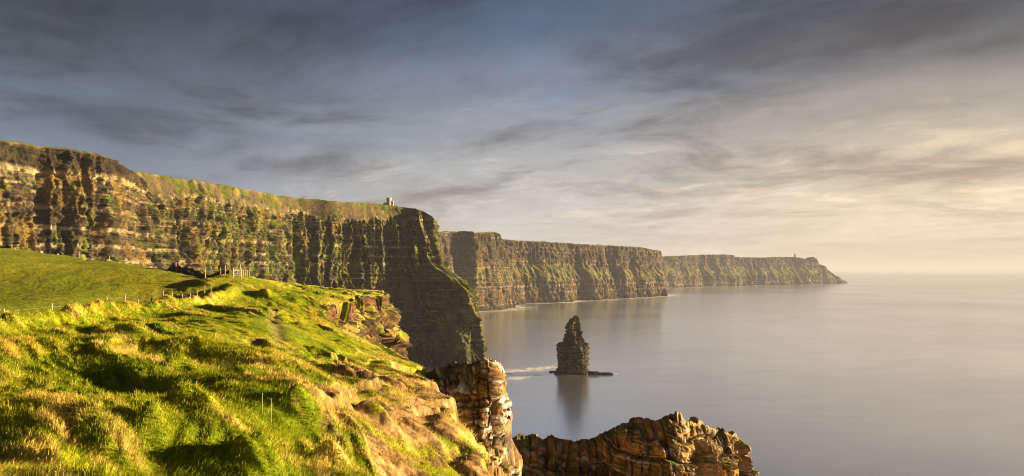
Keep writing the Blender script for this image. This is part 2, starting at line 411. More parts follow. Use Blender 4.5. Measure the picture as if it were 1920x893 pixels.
# vegetation: hanging down the face in streaks, thick on ledges and the upper slope
far_g = sst(sg, s_at(260), s_at(420))
veg = 0.55*fbm(sg/13, zg/34, 4, 81)+0.5*pn(sg/4, zg/16, 84)+0.45*(up-0.15)+0.30*far_g-0.12-0.10*hd_[:, None]
veg = sst(veg, 0.0, 0.25)*face*(1-capm*0.7)
vc = lerp3(C_DGREEN, np.multiply(C_GREEN, 1.25), sst(fbm(sg/8, zg/8, 3, 87), -0.3, 0.35))
vc = lerp3(vc, (0.16, 0.15, 0.012), 0.6*sst(pn(sg/14, zg/30, 88), 0.1, 0.5))
col = lerp3(col, vc, 0.9*veg)
# darker towards the foot
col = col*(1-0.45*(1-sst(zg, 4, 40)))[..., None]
top_c = lerp3(np.multiply(C_GREEN, 0.7), np.multiply(C_STRAW, 0.7), sst(fbm(sg/14, O/9, 4, 91), -0.15, 0.4))
scar = sst(fbm(sg/16, O/12, 4, 95)+0.25*(0.75-up), 0.10, 0.26)*sst(v, 0.09, 0.12)[None, :]
top_c = lerp3(top_c, (0.055, 0.038, 0.022), 0.85*scar)
vv = v[None, :]+0.045*fbm(sg/14, zg/14, 3, 97)+0.035*pn(sg/4.5, zg/6, 98)
topm = 1-sst(vv, 0.150, 0.200)
topm = np.clip(topm+0.0, 0, 1)
col = lerp3(col, top_c, topm)
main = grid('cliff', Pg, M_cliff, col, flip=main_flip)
Pg_main = Pg
tag(main, 'tall main headland with banded brown rock, hanging greenery and grassy brow', 'cliff', kind='structure')

# ------------------------------------------------------------------ the two farther cliffs
def far_cliff(name, pts, ncol, nrow, sc, seed, label, step=0.5, cavs=(), gul=()):
    def prof(p, s):
        top = p[:, 2]
        wv = pn(s/(9*sc*10), s*0, seed)
        mid_hi = top*(0.58+0.08*wv); mid_lo = top*(0.36+0.10*pn(s/(60*sc), s*0, seed+1))
        run = 30*sc*(step+0.5*wv)
        return [(-60+0*s, top-6, 0), (-25+0*s, top-1, 0.05), (0*s, top, 0.1), (5+0*s, top-6, 0.14), (14*sc+0*s, mid_hi, 0.48), (14*sc+run, mid_lo, 0.66), (22*sc+run, -1+0*s, 1.0)]
    Pg, s, O, v, n2, p = cliff_sheet(pts, ncol, prof, nrow, 12)
    sg = np.repeat(s[:, None], nrow, 1); zg = Pg[..., 2].copy()
    face = np.repeat(sst(v, 0.09, 0.15)[None, :], ncol, 0)
    mid = np.repeat((sst(v, 0.44, 0.52)*(1-sst(v, 0.62, 0.70)))[None, :], ncol, 0)
    D = 30*sc*pn(sg/(150*sc), zg/900, seed+2)+13*sc*pn(sg/(52*sc), zg/400, seed+3)
    D += 3.0*sc*(0.5-2*np.abs(pn(sg/(24*sc)+pn(zg/60, sg/90, 4), zg/160, seed+4)))+7*sc*facets(sg, zg, 28*sc, 40*sc, seed+20)+4*sc*facets(sg, zg, 9*sc, 16*sc, seed+26)+4*sc*pn(sg/(10*sc), zg/90, seed+5)+2*sc*pn(sg/(4.5*sc), zg/40, seed+6)
    b1, e1, k1 = blocks(sg, zg, 14*sc, 12*sc, seed+1); b2, e2, k2 = blocks(sg, zg, 6*sc, 5*sc, seed+2)
    D += (4*sc*(b1-0.5)+2.4*sc*(b2-0.5))*(1-0.6*mid)
    for c_, wd, dp, zt in gul:
        D -= dp*np.exp(-((sg-c_*s[-1]+6*pn(zg/40, zg*0, 5))/wd)**2)*(1-sst(zg, zt*0.75, zt))
    for c_, wd, dp, zt in cavs:
        D -= dp*sst(1-((sg-c_*s[-1])/wd)**2-(zg/zt)**2, 0, 0.35)
    D = D*face
    hd = np.stack([np.repeat(n2[:, :1], nrow, 1), np.repeat(n2[:, 1:], nrow, 1), np.zeros((ncol, nrow))], -1)
    Pg = Pg+hd*D[..., None]
    Pg[..., 2] += (sst(v, 0.03, 0.08)*(1-sst(v, 0.3, 0.45)))[None, :]*(2.2*pn(sg/40, O*0, seed+8)+1.4*pn(sg/12, O*0, seed+9))
    Pg[..., 2] += mid*(5*pn(sg/(18*sc), O/20, seed+7))
    Pg[..., 2] = np.where(v[None, :] > 0.98, -1.0, Pg[..., 2])
    top_h = p[:, 2]
    N = gnormal(Pg); flip = N[ncol//2, nrow//40, 2] < 0
    if flip: N = -N
    col = lerp3(np.multiply(C_DARK, 1.0), np.multiply(C_MID, 1.0), sst(fbm(sg/(20*sc), zg/30, 4, seed+11), -0.4, 0.4))
    col = lerp3(col, C_OCH, 0.55*sst(fbm(sg/(30*sc), zg/80, 3, seed+12), -0.05, 0.4))
    bn = hsh(np.floor(zg/4.5+0.1*pn(sg/90, zg*0, 7)), 2, seed)
    col = lerp3(col, C_PALE, 0.4*sst(bn, 0.7, 0.95)*sst(fbm(sg/30, zg/12, 3, seed+13), -0.3, 0.3))
    gr = sst(0.75*(N[..., 2]-0.28)+0.6*fbm(sg/(26*sc), zg/30, 3, seed+14)+0.08, 0.0, 0.25)
    gr = np.maximum(gr*(0.35+0.65*mid)*(1-sst(zg, 150, 185)*0.6), 1-face)
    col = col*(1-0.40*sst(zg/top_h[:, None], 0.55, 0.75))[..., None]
    col = lerp3(col, lerp3(np.multiply(C_GREEN, 1.25), C_STRAW, sst(fbm(sg/40, zg/20, 3, seed+15), -0.1, 0.5)), 0.9*gr)
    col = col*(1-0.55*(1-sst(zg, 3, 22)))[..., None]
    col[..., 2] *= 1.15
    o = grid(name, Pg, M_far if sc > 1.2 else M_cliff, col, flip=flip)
    return tag(o, label, 'cliff', kind='structure'), Pg
def top_at(px, py, Yd):
    q = at(px, py, Yd); return (q[0], q[1], q[2])
second_pts = [(-420, 1700, 228), top_at(812, 434, 2040), top_at(835, 434, 2120), top_at(854, 434, 2195), top_at(864, 434, 2210), top_at(884, 434.5, 2200), top_at(892, 435, 2205), top_at(912, 435.5, 2260), top_at(928, 436.5, 2320), top_at(936, 448, 2345),
              top_at(950, 462, 2370), top_at(960, 480, 2400), (-2, 2460, 150), (-40, 2560, 200)]
second_b = [(-160, 2420, 234), (-110, 2520, 234), (-55, 2600, 231), (-15, 2660, 229), top_at(972, 451, 2740), top_at(1030, 454, 2860), top_at(1100, 458, 3040), top_at(1160, 461, 3210), top_at(1205, 464, 3380),
            top_at(1222, 468, 3450), (690, 3560, 214), (650, 3800, 210), (500, 4200, 205)]
far1, P1 = far_cliff('cliff', second_pts, 500, 260, 1.0, 110, 'nearer part of the middle cliff with a dark sea inlet and flat top', step=0.25, cavs=((0.55, 26, 30, 150),))
far2, P2_ = far_cliff('cliff', second_b, 900, 260, 1.15, 140, 'middle cliff with grassy ledges halfway up, behind the sea stack', step=0.9,
                cavs=((0.55, 16, 26, 42), (0.62, 20, 30, 36), (0.47, 14, 24, 50)), gul=((0.34, 14, 22, 200), (0.52, 12, 20, 180), (0.66, 14, 24, 150), (0.75, 12, 20, 200)))
third_pts = [(600, 4300, 214), (860, 4700, 210), top_at(1238, 481, 4980), top_at(1290, 479, 5230), top_at(1332, 477.5, 5420), top_at(1374, 478, 5560), top_at(1381, 482, 5600), top_at(1420, 483, 5750), top_at(1456, 482, 5900),
             top_at(1482, 482, 6050), top_at(1504, 484, 6150), top_at(1511, 492, 6200), top_at(1518, 489, 6230), top_at(1524, 482, 6250), top_at(1530, 485, 6280), top_at(1533, 493, 6290), top_at(1540, 497, 6360), top_at(1553, 506, 6440), top_at(1563, 514, 6500), top_at(1568, 519, 6560), (2830, 6680, 58), (2800, 6850, 70), (2700, 7200, 90)]
far3, P3 = far_cliff('cliff', third_pts, 900, 220, 1.6, 170, 'farthest hazy headland tapering down into the sea', step=0.7,
                cavs=((0.49, 60, 70, 95), (0.56, 40, 60, 60), (0.62, 75, 70, 80), (0.70, 40, 50, 60)), gul=((0.33, 20, 30, 180), (0.80, 25, 40, 120)))

# ------------------------------------------------------------------ sea
SEA_N, SEA_M = 620, 620
ang = np.concatenate([np.linspace(-100, -42, 30, endpoint=False), np.linspace(-42, 42, SEA_N-60, endpoint=False), np.linspace(42, 100, 30)])*math.pi/180
rad = np.geomspace(120, 90000, SEA_M)
A_, R_ = np.meshgrid(ang, rad, indexing='ij')
SX, SY = np.sin(A_)*R_, np.cos(A_)*R_
STX, STY = at(1073, 700, 883.1)[:2]
foam = np.zeros_like(SX)
def foam_line(pts, wdt, amt):
    """surf washing along a line at the foot of the cliffs"""
    global foam
    best = np.full(SX.shape, 1e9)
    for (x0, y0), (x1, y1) in zip(pts[:-1], pts[1:]):
        L2 = (x1-x0)**2+(y1-y0)**2
        t = np.clip(((SX-x0)*(x1-x0)+(SY-y0)*(y1-y0))/L2, 0, 1)
        best = np.minimum(best, np.hypot(SX-x0-t*(x1-x0), SY-y0-t*(y1-y0)))
    nz = sst(fbm(SX/60, SY/24, 4, 201), -0.25, 0.25)
    foam = np.maximum(foam, amt*np.exp(-(best/wdt)**2)*(0.25+0.75*nz))
foot = lambda P, step: [tuple(q) for q in P[::step, -4, :2]]
foam_line(foot(P1[200:], 12), 48, 1.0); foam_line(foot(P2_[150:700], 20), 52, 0.9); foam_line(foot(P3[150:800], 25), 55, 0.6)
wash = at(975, 579, 2320); foam_line([tuple(at(960, 581.5, 2270)[:2]), tuple(at(990, 580, 2300)[:2])], 12, 0.7)
foam_line([(STX+17*math.cos(a_)*1.1, STY+15*math.sin(a_)) for a_ in np.linspace(0, 2*math.pi, 24)], 3.5, 0.6)
foam_line([(STX+14, STY-4), (STX+48, STY-8), (STX+52, STY-6)], 3.0, 0.6)
foam_line([tuple(q) for q in foot_[900:1500:25]], 9, 0.6)
# wisps drifting left of the stack
def wisp(px0, py0, px1, py1, thick, amt, seed):
    global foam
    PX = 960+F*SX/np.maximum(SY, 1); 
    Yc = EYE*F/(np.interp(PX, [px0, px1], [py0, py1])-HY)
    q = (SY-Yc)/thick+1.2*pn(SX/14, SY/40, seed)
    foam = np.maximum(foam, amt*np.exp(-q*q)*sst(PX, px0-25, px0+25)*(1-sst(PX, px1-10, px1+10))*sst(fbm(SX/16, SY/20, 3, seed+1), -0.5, 0.25)*(SY > 500))
wisp(945, 698, 1045, 688, 14, 1.0, 210); wisp(930, 693, 1040, 694, 10, 0.35, 214); wisp(940, 712, 1015, 704, 9, 0.9, 218); wisp(1090, 697, 1155, 702, 3, 0.5, 222); wisp(1030, 700, 1110, 704, 2.0, 0.3, 226)
m = bpy.data.materials.new('sea_water'); m.use_nodes = True
t = NT(m.node_tree); t.n.remove(t.n['Principled BSDF'])
att = t.node('ShaderNodeAttribute'); att.attribute_name = 'tint'
sp = t.node('ShaderNodeSeparateColor'); t.l.new(att.outputs['Color'], sp.inputs[0])
geo = t.node('ShaderNodeNewGeometry'); pos = geo.outputs['Position']
nA = t.noise(t.vmath('MULTIPLY', pos, (0.0022, 0.0009, 1)), 1.0, 5, 0.55, 0.4)
nB = t.noise(t.vmath('MULTIPLY', pos, (0.012, 0.030, 1)), 1.0, 5, 0.62)
nC = t.noise(t.vmath('MULTIPLY', pos, (0.0004, 0.0022, 1)), 1.0, 3, 0.5)
# deep water under a surface smeared bright by the long exposure
gl = t.node('ShaderNodeBsdfGlossy'); dfw = t.node('ShaderNodeBsdfDiffuse'); mw = t.node('ShaderNodeMixShader'); foamd = t.node('ShaderNodeBsdfDiffuse'); mf_ = t.node('ShaderNodeMixShader')
t.set(gl.inputs['Color'], t.mix(t.maprange(nB, 0.3, 0.7), (0.90, 0.92, 0.96, 1), (0.97, 0.98, 1.0, 1)))
rr_ = t.math('ADD', t.maprange(nA, 0.3, 0.7, 0.18, 0.23), t.maprange(nC, 0.35, 0.65, -0.02, 0.02)); t.set(gl.inputs['Roughness'], rr_)
dfw.inputs['Color'].default_value = (0.30, 0.36, 0.42, 1); foamd.inputs['Color'].default_value = (0.80, 0.79, 0.78, 1)
fr_w = t.node('ShaderNodeFresnel'); fr_w.inputs[0].default_value = 1.33
t.set(mw.inputs[0], t.maprange(fr_w.outputs[0], 0.0, 0.5, 0.80, 0.95, smooth=False))
t.l.new(dfw.outputs[0], mw.inputs[1]); t.l.new(gl.outputs[0], mw.inputs[2])
t.set(mf_.inputs[0], t.math('MULTIPLY', sp.outputs[0], 0.9)); t.l.new(mw.outputs[0], mf_.inputs[1]); t.l.new(foamd.outputs[0], mf_.inputs[2])
t.l.new(mf_.outputs[0], t.n['Material Output'].inputs[0])
fc = np.repeat(foam[..., None], 3, -1)
sea = grid('sea', np.stack([SX, SY, np.zeros_like(SX)], -1), m, fc, flip=True)
tag(sea, 'calm pale sea smoothed by a long exposure, with faint surf', 'sea', kind='structure')

# ------------------------------------------------------------------ near terrain
class TPS:
    def __init__(s, pts):
        p = np.asarray(pts, float); s.p = p[:, :2]; n = len(p)
        r = np.linalg.norm(s.p[:, None]-s.p[None], axis=-1)
        Kx = np.where(r > 0, r*r*np.log(r+1e-9), 0)+np.eye(n)*2.0
        Pm = np.hstack([np.ones((n, 1)), s.p])
        A = np.zeros((n+3, n+3)); A[:n, :n] = Kx; A[:n, n:] = Pm; A[n:, :n] = Pm.T
        s.w = np.linalg.solve(A, np.concatenate([p[:, 2], np.zeros(3)])); s.n = n
    def __call__(s, x, y):
        z = s.w[s.n]+s.w[s.n+1]*x+s.w[s.n+2]*y
        for i in range(s.n):
            r2 = (x-s.p[i, 0])**2+(y-s.p[i, 1])**2
            z = z+s.w[i]*0.5*r2*np.log(r2+1e-9)
        return z
land_px = [(0, 893, 13), (250, 893, 13.5), (500, 893, 15), (700, 893, 18), (800, 893, 20.5), (900, 880, 25), (945, 885, 26),
           (0, 740, 20), (250, 745, 20), (500, 770, 20), (680, 790, 23), (800, 770, 30), (890, 810, 31), (850, 742, 39),
           (0, 650, 31), (250, 650, 31), (450, 660, 34), (600, 690, 36), (720, 710, 40), (785, 695, 54),
           (20, 616, 41), (188, 600, 55), (300, 580, 74), (420, 548, 106), (350, 590, 60), (450, 590, 70), (450, 620, 48), (560, 620, 56), (620, 655, 52), (690, 665, 62), (740, 672, 74),
           (540, 585, 78), (600, 592, 100), (664, 640, 88), (480, 524, 118), (462, 530, 112), (520, 540, 118), (560, 552, 112), (640, 560, 120), (735, 551, 136), (720, 546, 150), (600, 545, 150), (530, 542, 150)]
land_pts = [at(*q) for q in land_px]
land_pts += [np.array([x, y, EYE+z]) for x, y, z in ((0, 0, -1.9), (-4, 5, -2.3), (4, 3, -3.2), (-12, 2, -2.3), (-30, 10, -2.4), (-50, 22, -2.2), (6, 12, -6.5))]
field_px = [(0, 640, 42), (-250, 640, 33), (0, 463, 170), (100, 476, 156), (200, 490, 146), (300, 506, 131), (400, 525, 119), (200, 619, 58), (300, 599, 76), (400, 565, 102), (430, 540, 112), (-300, 430, 185),
            (120, 535, 90), (-100, 540, 90), (440, 530, 122)]
T_land = TPS(land_pts); T_field = TPS([at(*q) for q in field_px])
EDGE = np.array([(7, -40), (7, 0), (6, 10), (2.4, 18), (-0.2, 24), (-1.9, 31), (-4.0, 39), (-7.3, 55), (-11.3, 75), (-17.5, 88), (-24.5, 102), (-25, 112), (-24, 122), (-22.5, 134), (-25.5, 150), (-32, 158), (-46, 160),
                 (-52, 136), (-61.5, 132), (-80, 147), (-97, 157.5), (-118, 172), (-175, 192), (-330, 220), (-330, -40)], float)
def edge_dist(x, y):
    best = np.full(x.shape, 1e9); inside = np.zeros(x.shape, bool)
    n = len(EDGE)
    for i in range(n):
        x0, y0 = EDGE[i]; x1, y1 = EDGE[(i+1) % n]
        L2 = (x1-x0)**2+(y1-y0)**2
        tt = np.clip(((x-x0)*(x1-x0)+(y-y0)*(y1-y0))/L2, 0, 1)
        best = np.minimum(best, (x-x0-tt*(x1-x0))**2+(y-y0-tt*(y1-y0))**2)
        c_ = ((y0 > y) != (y1 > y)) & (x < (x1-x0)*(y-y0)/(y1-y0+1e-12)+x0)
        inside ^= c_
    dd = np.sqrt(best); return np.where(inside, -dd, dd)
FP0 = np.array([-30.3, 55.0]); FD = np.array([-0.888, 4.235]); FDn = FD/np.linalg.norm(FD)
def fence_side(x, y):    # metres left of the fence, in the field
    return -((x-FP0[0])*FDn[1]-(y-FP0[1])*FDn[0])
def wob(x, y): return (1.5*pn(x/7, y/7, 660)+0.7*pn(x/2.6, y/2.6, 661)-0.3)*sst(y, 74, 84)
MOUNDS = []
for px_, py_, wpx, hm in ((130, 735, 150, 0.75), (345, 775, 80, 0.6), (470, 830, 110, 0.75), (280, 820, 60, 0.55), (120, 875, 110, 0.55), (235, 640, 70, 0.6), (190, 600, 50, 0.35), (330, 685, 60, 0.7), (560, 735, 60, 0.6), (620, 800, 70, 0.6),
                          (430, 640, 60, 0.5), (700, 690, 60, 0.5), (650, 590, 60, 0.5), (545, 545, 40, 0.6), (500, 545, 40, 0.8)):
    Yd_ = float(np.interp(py_, [520, 548, 585, 606, 650, 740, 893], [118, 106, 62, 41, 31, 20, 13])); c_ = at(px_, py_, Yd_)
    MOUNDS.append((c_[0], c_[1], wpx/F*Yd_*0.55, hm))
def mounds(x, y):
    z = 0*x
    for cx_, cy_, w_, h_ in MOUNDS:
        dx = x-cx_; dy = y-cy_
        a_ = 0.86*dx-0.5*dy+0.25*pn(x/0.9, y/0.9, 390); b_ = (0.5*dx+0.86*dy)
        a_ = np.where(a_ < 0, a_*1.6, a_*0.7)                       # steep on the lee side
        z = z+0.78*h_*np.exp(-((a_/w_)**2+(b_/(w_*0.75))**2)**1.3)
    return z
def terrain(x, y):
    fs = fence_side(x, y)+0.8*pn(x/9, y/9, 301)
    dd = edge_dist(x, y)
    dn = dd+2.2*pn(x/7, y/7, 302)+1.0*pn(x/2.3, y/2.3, 303)
    fld = sst(fs, -0.6, 1.2)
    zl = T_land(x, y); zf = T_field(x, y)
    zf = zf-0.15*np.clip(fs, 0, 12)*(1-sst(y, 95, 125))
    fld2 = fld*(1-sst(x, -50, -44)*sst(y, 100, 112))
    # tussocks: puffy mounds with creases, drawn out down the slope
    wx = x+0.9*pn(x/4.2, y/4.2, 304); wy = y+0.9*pn(x/4.2, y/4.2, 305)
    calm = np.exp(-(((x+17)/7.0)**2+((y-56)/16.0)**2)**2)           # the mown-looking flat with the trail
    near = (1-0.45*sst(y, 50, 110))*(0.6+0.4*sst(-fs, 2.0, 9.0))
    ca_ = 0.78*wx-0.62*wy; cb_ = 0.62*wx+0.78*wy              # along and across the combing of the grass
    k_ = 1+0.5*sst(y, 30, 90)
    hA = np.clip(0.55+1.0*pn(ca_/8.5, cb_/3.2, 306)+0.35*np.abs(pn(ca_/7.0, cb_/2.2, 319)), 0, 1.6)
    hB = np.clip(0.95*np.abs(pn(ca_/3.2, cb_/0.95, 307))*1.6+0.2*pn(ca_/1.7, cb_/1.1, 318), 0, 1.5)
    hC = np.abs(pn(ca_/0.95, cb_/0.42, 308))*1.9
    broad = pn(x/12, y/10, 309)
    rough = (1-0.75*calm)*(1-fld2)*(1-0.75*sst(dn, -4.5, -0.5))
    lump = rough*near*(0.84*hA+(0.17+0.20*sst(y, 26, 42))*hB+0.09*hC+0.45*broad-0.74)+mounds(x, y)*(1-fld2)
    fl = fld2*(0.35*pn(x/14, y/14, 310)+0.09*pn(x/2.2, y/1.5, 311)+0.07*np.abs(pn(x/0.8, y/0.6, 312)))
    z = zl*(1-fld2)+zf*fld2+lump+fl
    sl_ = dn+1.6*pn(x/2.4, y/2.4, 391)
    z = z-(1-sst(y, 46, 60))*(0.42*sst(sl_, -4.7, -4.35)+0.36*sst(sl_, -2.2, -1.9)-0.78*sst(dn, -1.5, 1.0))
    # turf bank along the fence
    bank = np.exp(-((fs+0.8)/1.1)**2)*(0.95+0.30*pn(x/3, y/3, 313))*(1-sst(y, 104, 112))
    z = z+bank
    # foot trail
    trx = np.interp(y, [34, 48, 62, 78, 95], [-14.0, -14.8, -19.8, -24.8, -31])
    trail = np.exp(-((x-trx-0.4*pn(y/5, x*0, 314))/0.55)**2)*sst(y, 34, 40)*(1-sst(y, 84, 95))
    z = z-0.14*trail
    # the land breaks off at the edge
    do = np.maximum(dn, 0)
    scarp = np.maximum(dn-0.6, 0)
    steep = 1.2+1.6*sst(y, 84, 100)
    dfun = lambda q: steep*np.maximum(q, 0)+1.1*sst(q, 0, 0.5)+1.5*np.maximum(q-9, 0)+3.0*np.maximum(q-16, 0)
    lip = 0.25*np.exp(-((dn+0.7)/0.7)**2)*(1-fld2)
    scree = sst(dn, 0.2, 1.4)
    al = y-0.45*x; z0 = z-dfun(dn)
    crag = sst(y, 74, 80)                                        # past here the edge is a cliff built as its own sheet
    dn2 = dn+(1-crag)*scree*(0.55*fbm(al/3.0, z0/2.4, 4, 315)+0.12*facets(al, z0, 0.7, 0.5, 323)+0.22*facets(al, z0, 0.28, 0.2, 325)+0.10*pn(al/0.2, z0/0.15, 316))
    dl = dfun(np.where(scree > 0, np.maximum(dn2, 0.05), dn2))
    z = z-dl*(1-crag)-crag*12.0*np.maximum(dd+0.85-wob(x, y), 0)+lip*(1-crag)
    z = np.maximum(z, 0.4)
    return z, dict(fs=fs, d=dn, dd=dd, fld=fld2, hA=hA, hB=hB, hC=hC, trail=trail, calm=calm, lump=lump, broad=broad, bank=bank)
G_A = (0.150, 0.205, 0.005); G_B = (0.265, 0.285, 0.010); G_STRAW = (0.56, 0.42, 0.115); G_GOLD = (0.42, 0.31, 0.022)
G_DIRT = (0.27, 0.160, 0.064); G_FIELD = (0.150, 0.180, 0.006); G_FIELD2 = (0.225, 0.215, 0.010); G_BROWN = (0.12, 0.065, 0.028)
def turf_colour(x, y, z, mk, upn):
    f = sst(fbm(x/5.5, y/5.5, 4, 331), -0.35, 0.35)
    c_ = lerp3(G_A, G_B, f)
    # straw on the mound crests and in drifts
    ca_ = 0.78*x-0.62*y+0.5*pn(x/3, y/3, 338); cb_ = 0.62*x+0.78*y+0.5*pn(x/3, y/3, 339)
    st_ = 0.34*(mk['hA']-0.6)+0.18*(mk['hB']-0.4)+0.75*fbm(ca_/6.0, cb_/2.4, 4, 335)+0.34*pn(ca_/1.8, cb_/0.3, 336)-0.13+0.12*sst(-x, 6, 16)*(1-sst(y, 22, 40))+0.25*sst(mk['d'], -7, 0)+0.2*mk['bank']
    st_ = sst(st_, 0.02, 0.34)*(1-0.75*mk['calm'])
    sc_ = lerp3(G_STRAW, G_GOLD, sst(pn(x/6, y/6, 337), -0.3, 0.3)*(1-sst(x, -16, -6)*0.8))
    c_ = lerp3(c_, sc_, 0.85*st_)
    # bare earth
    slope_ = sst(1-upn, 0.30, 0.55)
    dm = sst(mk['d']+2.5*fbm(x/3.5, y/3.5, 4, 341), -0.6, 1.4)
    brk = sst(slope_+0.9*fbm(x/2.6, y/2.6, 3, 345)-0.55+0.35*sst(mk['d'], -8, -1), 0.15, 0.4)*sst(mk['d'], -14, -4)
    brk2 = sst(mk['d']+5.5*fbm(x/2.6, y/3.4, 4, 344), -5.4, -3.6)*(1-sst(y, 44, 58))
    dirt = np.clip(np.maximum(np.maximum(dm, 0.9*brk), 0.95*brk2), 0, 1)
    dkm = (0.45*sst(y, 74, 80))[..., None]
    dc = lerp3(G_BROWN, G_DIRT, sst(fbm(x/1.2, y/1.2, 4, 347)+0.2*pn(z/0.4, x*0, 349), -0.35, 0.25))
    dc = dc*(1+0.9*pn(x/0.16, y/0.22+z*2, 352)+0.5*pn(x/0.5, y/0.6+z, 354))[..., None]
    dc = lerp3(dc, (0.36, 0.25, 0.13), 0.6*sst(pn(x/0.33, y/0.4+z, 351), 0.28, 0.40))
    tufts = sst(fbm(x/1.8, y/2.6, 4, 353), 0.0, 0.22)*(1-sst(mk['d'], 4, 9))
    dirt = np.maximum(dirt*(1-0.8*tufts), sst(mk['dd']-wob(x, y), -0.95, -0.75)*sst(y, 74, 80))
    dc = dc*(1-dkm)
    c_ = lerp3(c_, dc, dirt)
    c_ = lerp3(c_, (0.16, 0.115, 0.055), 0.75*mk['trail'])
    fc_ = lerp3(G_FIELD, G_FIELD2, sst(fbm(x/16, y/16, 4, 361), -0.3, 0.35))
    fc_ = lerp3(fc_, (0.06, 0.07, 0.006), 0.3*sst(fbm(x/1.1, y/0.8, 3, 363), 0.15, 0.45))
    c_ = lerp3(c_, fc_, mk['fld'])
    edgeb = sst(mk['dd'], -1.6, -0.4)*mk['fld']
    c_ = lerp3(c_, (0.10, 0.065, 0.03), 0.8*edgeb)
    return c_, st_, dirt
NU, NV = 1000, 860
uu = np.concatenate([np.linspace(-2.2, -0.80, 90, endpoint=False), np.linspace(-0.80, 0.12, NU-130, endpoint=False), np.linspace(0.12, 0.9, 40)])
yy = np.concatenate([np.linspace(1.0, 9, 60, endpoint=False), np.geomspace(9, 260, NV-60)])
U_, TY = np.meshgrid(uu, yy, indexing='ij'); TX = U_*TY
TZ, mk = terrain(TX, TY)
TP = np.stack([TX, TY, TZ], -1)
TN = gnormal(TP)
if TN[NU//2, 200, 2] < 0: TN = -TN; tflip = True
else: tflip = False
tcol, _, _ = turf_colour(TX, TY, TZ, mk, TN[..., 2])
EP, es = spline([(x_, y_, 0) for x_, y_ in ((-9.5, 68), (-11.3, 75), (-17.5, 88), (-24.5, 102), (-25, 112), (-24, 122), (-22.5, 134), (-25.5, 150), (-32, 158), (-46, 160), (-52, 137))], 700)
ENR = 300
etg = np.gradient(EP[:, :2], axis=0); etg = smooth1(etg, 12); etg /= np.linalg.norm(etg, axis=1, keepdims=True)
enx = np.stack([etg[:, 1], -etg[:, 0]], 1)
ez, _ = terrain(EP[:, 0]-enx[:, 0]*(1.1-wob(EP[:, 0], EP[:, 1])), EP[:, 1]-enx[:, 1]*(1.1-wob(EP[:, 0], EP[:, 1])))
und = 0.5+0.9*sst(pn(es/5, es*0, 621), -0.1, 0.4)
lipz = ez+0.12*pn(es/1.5, es*0, 622)
ewob = wob(EP[:, 0], EP[:, 1])
eo = [-2.0+0*es, -1.1+0*es, -0.3+0*es, 0.25+0*es, 0.1-0.2*und, -0.2-0.5*und, 0.5+0*es, 2.2+1.2*pn(es/8, es*0, 623), 4.2+1.5*pn(es/10, es*0, 624), 7.0+0*es, 12+0*es]
eh = [lipz-0.5, lipz-0.03, lipz+0.06, lipz-0.22, lipz-0.5, lipz-0.7-0.6*und, lipz-3.0, lipz-9, lipz-20, lipz-45, 0*lipz-1.0]
ek = np.array([0, 0.03, 0.06, 0.09, 0.11, 0.16, 0.34, 0.56, 0.74, 0.88, 1.0])
ev = np.linspace(0, 1, ENR); eix = np.clip(np.searchsorted(ek, ev, side='right')-1, 0, len(ek)-2); efr = (ev-ek[eix])/(ek[eix+1]-ek[eix])
EO = np.stack(eo, 1); EH = np.stack(eh, 1); EO = EO[:, eix]*(1-efr)+EO[:, eix+1]*efr; EH = EH[:, eix]*(1-efr)+EH[:, eix+1]*efr
esg = np.repeat(es[:, None], ENR, 1)
eface = sst(ev, 0.10, 0.17)[None]
ED = eface*(1.1*fbm(esg/5, EH/4, 4, 625)+1.7*facets(esg, EH, 3.4, 3.4, 626)+0.9*facets(esg, EH, 1.1, 1.0, 631)+1.0*pn(esg/2.2, EH/3.0, 639)+0.8*(0.4-np.abs(pn(esg/3.5, EH/9, 636)))+0.2*pn(esg/0.4, EH/0.4, 637))+(1-eface)*0.25*pn(esg/0.8, EH*0, 638)
EO = EO+ED+ewob[:, None]
EPg = np.stack([EP[:, 0:1]+enx[:, 0:1]*EO, EP[:, 1:2]+enx[:, 1:2]*EO, EH], -1)
EN = gnormal(EPg); ef = EN[350, 10, 2] < 0
if ef: EN = -EN
ec = lerp3((0.034, 0.020, 0.010), (0.120, 0.072, 0.031), sst(fbm(esg/2.0, EH/1.4, 4, 641), -0.35, 0.35))
ec = lerp3(ec, (0.17, 0.115, 0.06), 0.5*sst(pn(esg/0.6, EH/0.5, 645)+0.4*pn(esg/4, EH/3, 646), 0.2, 0.45))
ec = lerp3(ec, (0.035, 0.026, 0.017), 0.85*sst(fbm(esg/3.5, EH/5, 3, 648), 0.02, 0.25))  # dark pockets: shade of recesses painted into the earth colour
eg = sst(EN[..., 2]*0.9+1.0*fbm(esg/3, EH/3, 3, 651)-0.45-0.3*sst(ez[:, None]-EH, 6, 12), 0, 0.25)*eface
ec = lerp3(ec, lerp3(G_A, np.multiply(G_STRAW, 0.55), sst(fbm(esg/1.6, EH/1.6, 3, 655), -0.3, 0.3)), 0.85*eg)
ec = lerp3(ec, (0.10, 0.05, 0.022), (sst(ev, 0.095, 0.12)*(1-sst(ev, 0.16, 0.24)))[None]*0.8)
ec = lerp3(lerp3(G_A, np.multiply(G_STRAW, 0.6), sst(fbm(esg/1.2, EO/0.8, 3, 656), -0.2, 0.5)), ec, np.repeat(sst(ev, 0.062, 0.078)[None], 700, 0))
scarp = grid('cliff_edge', EPg, M_turf, ec, flip=bool(ef)); tag(scarp, 'crumbling brown earth cliff under an overhanging lip of turf', 'cliff edge', kind='structure')
ground = grid('ground', TP, M_turf, tcol, flip=tflip)
tag(ground, 'hummocky clifftop turf with straw tussocks, a green field and a crumbling edge', 'ground', kind='structure')
def gz(x, y):
    zz, _ = terrain(np.array([float(x)]), np.array([float(y)])); return float(zz[0])

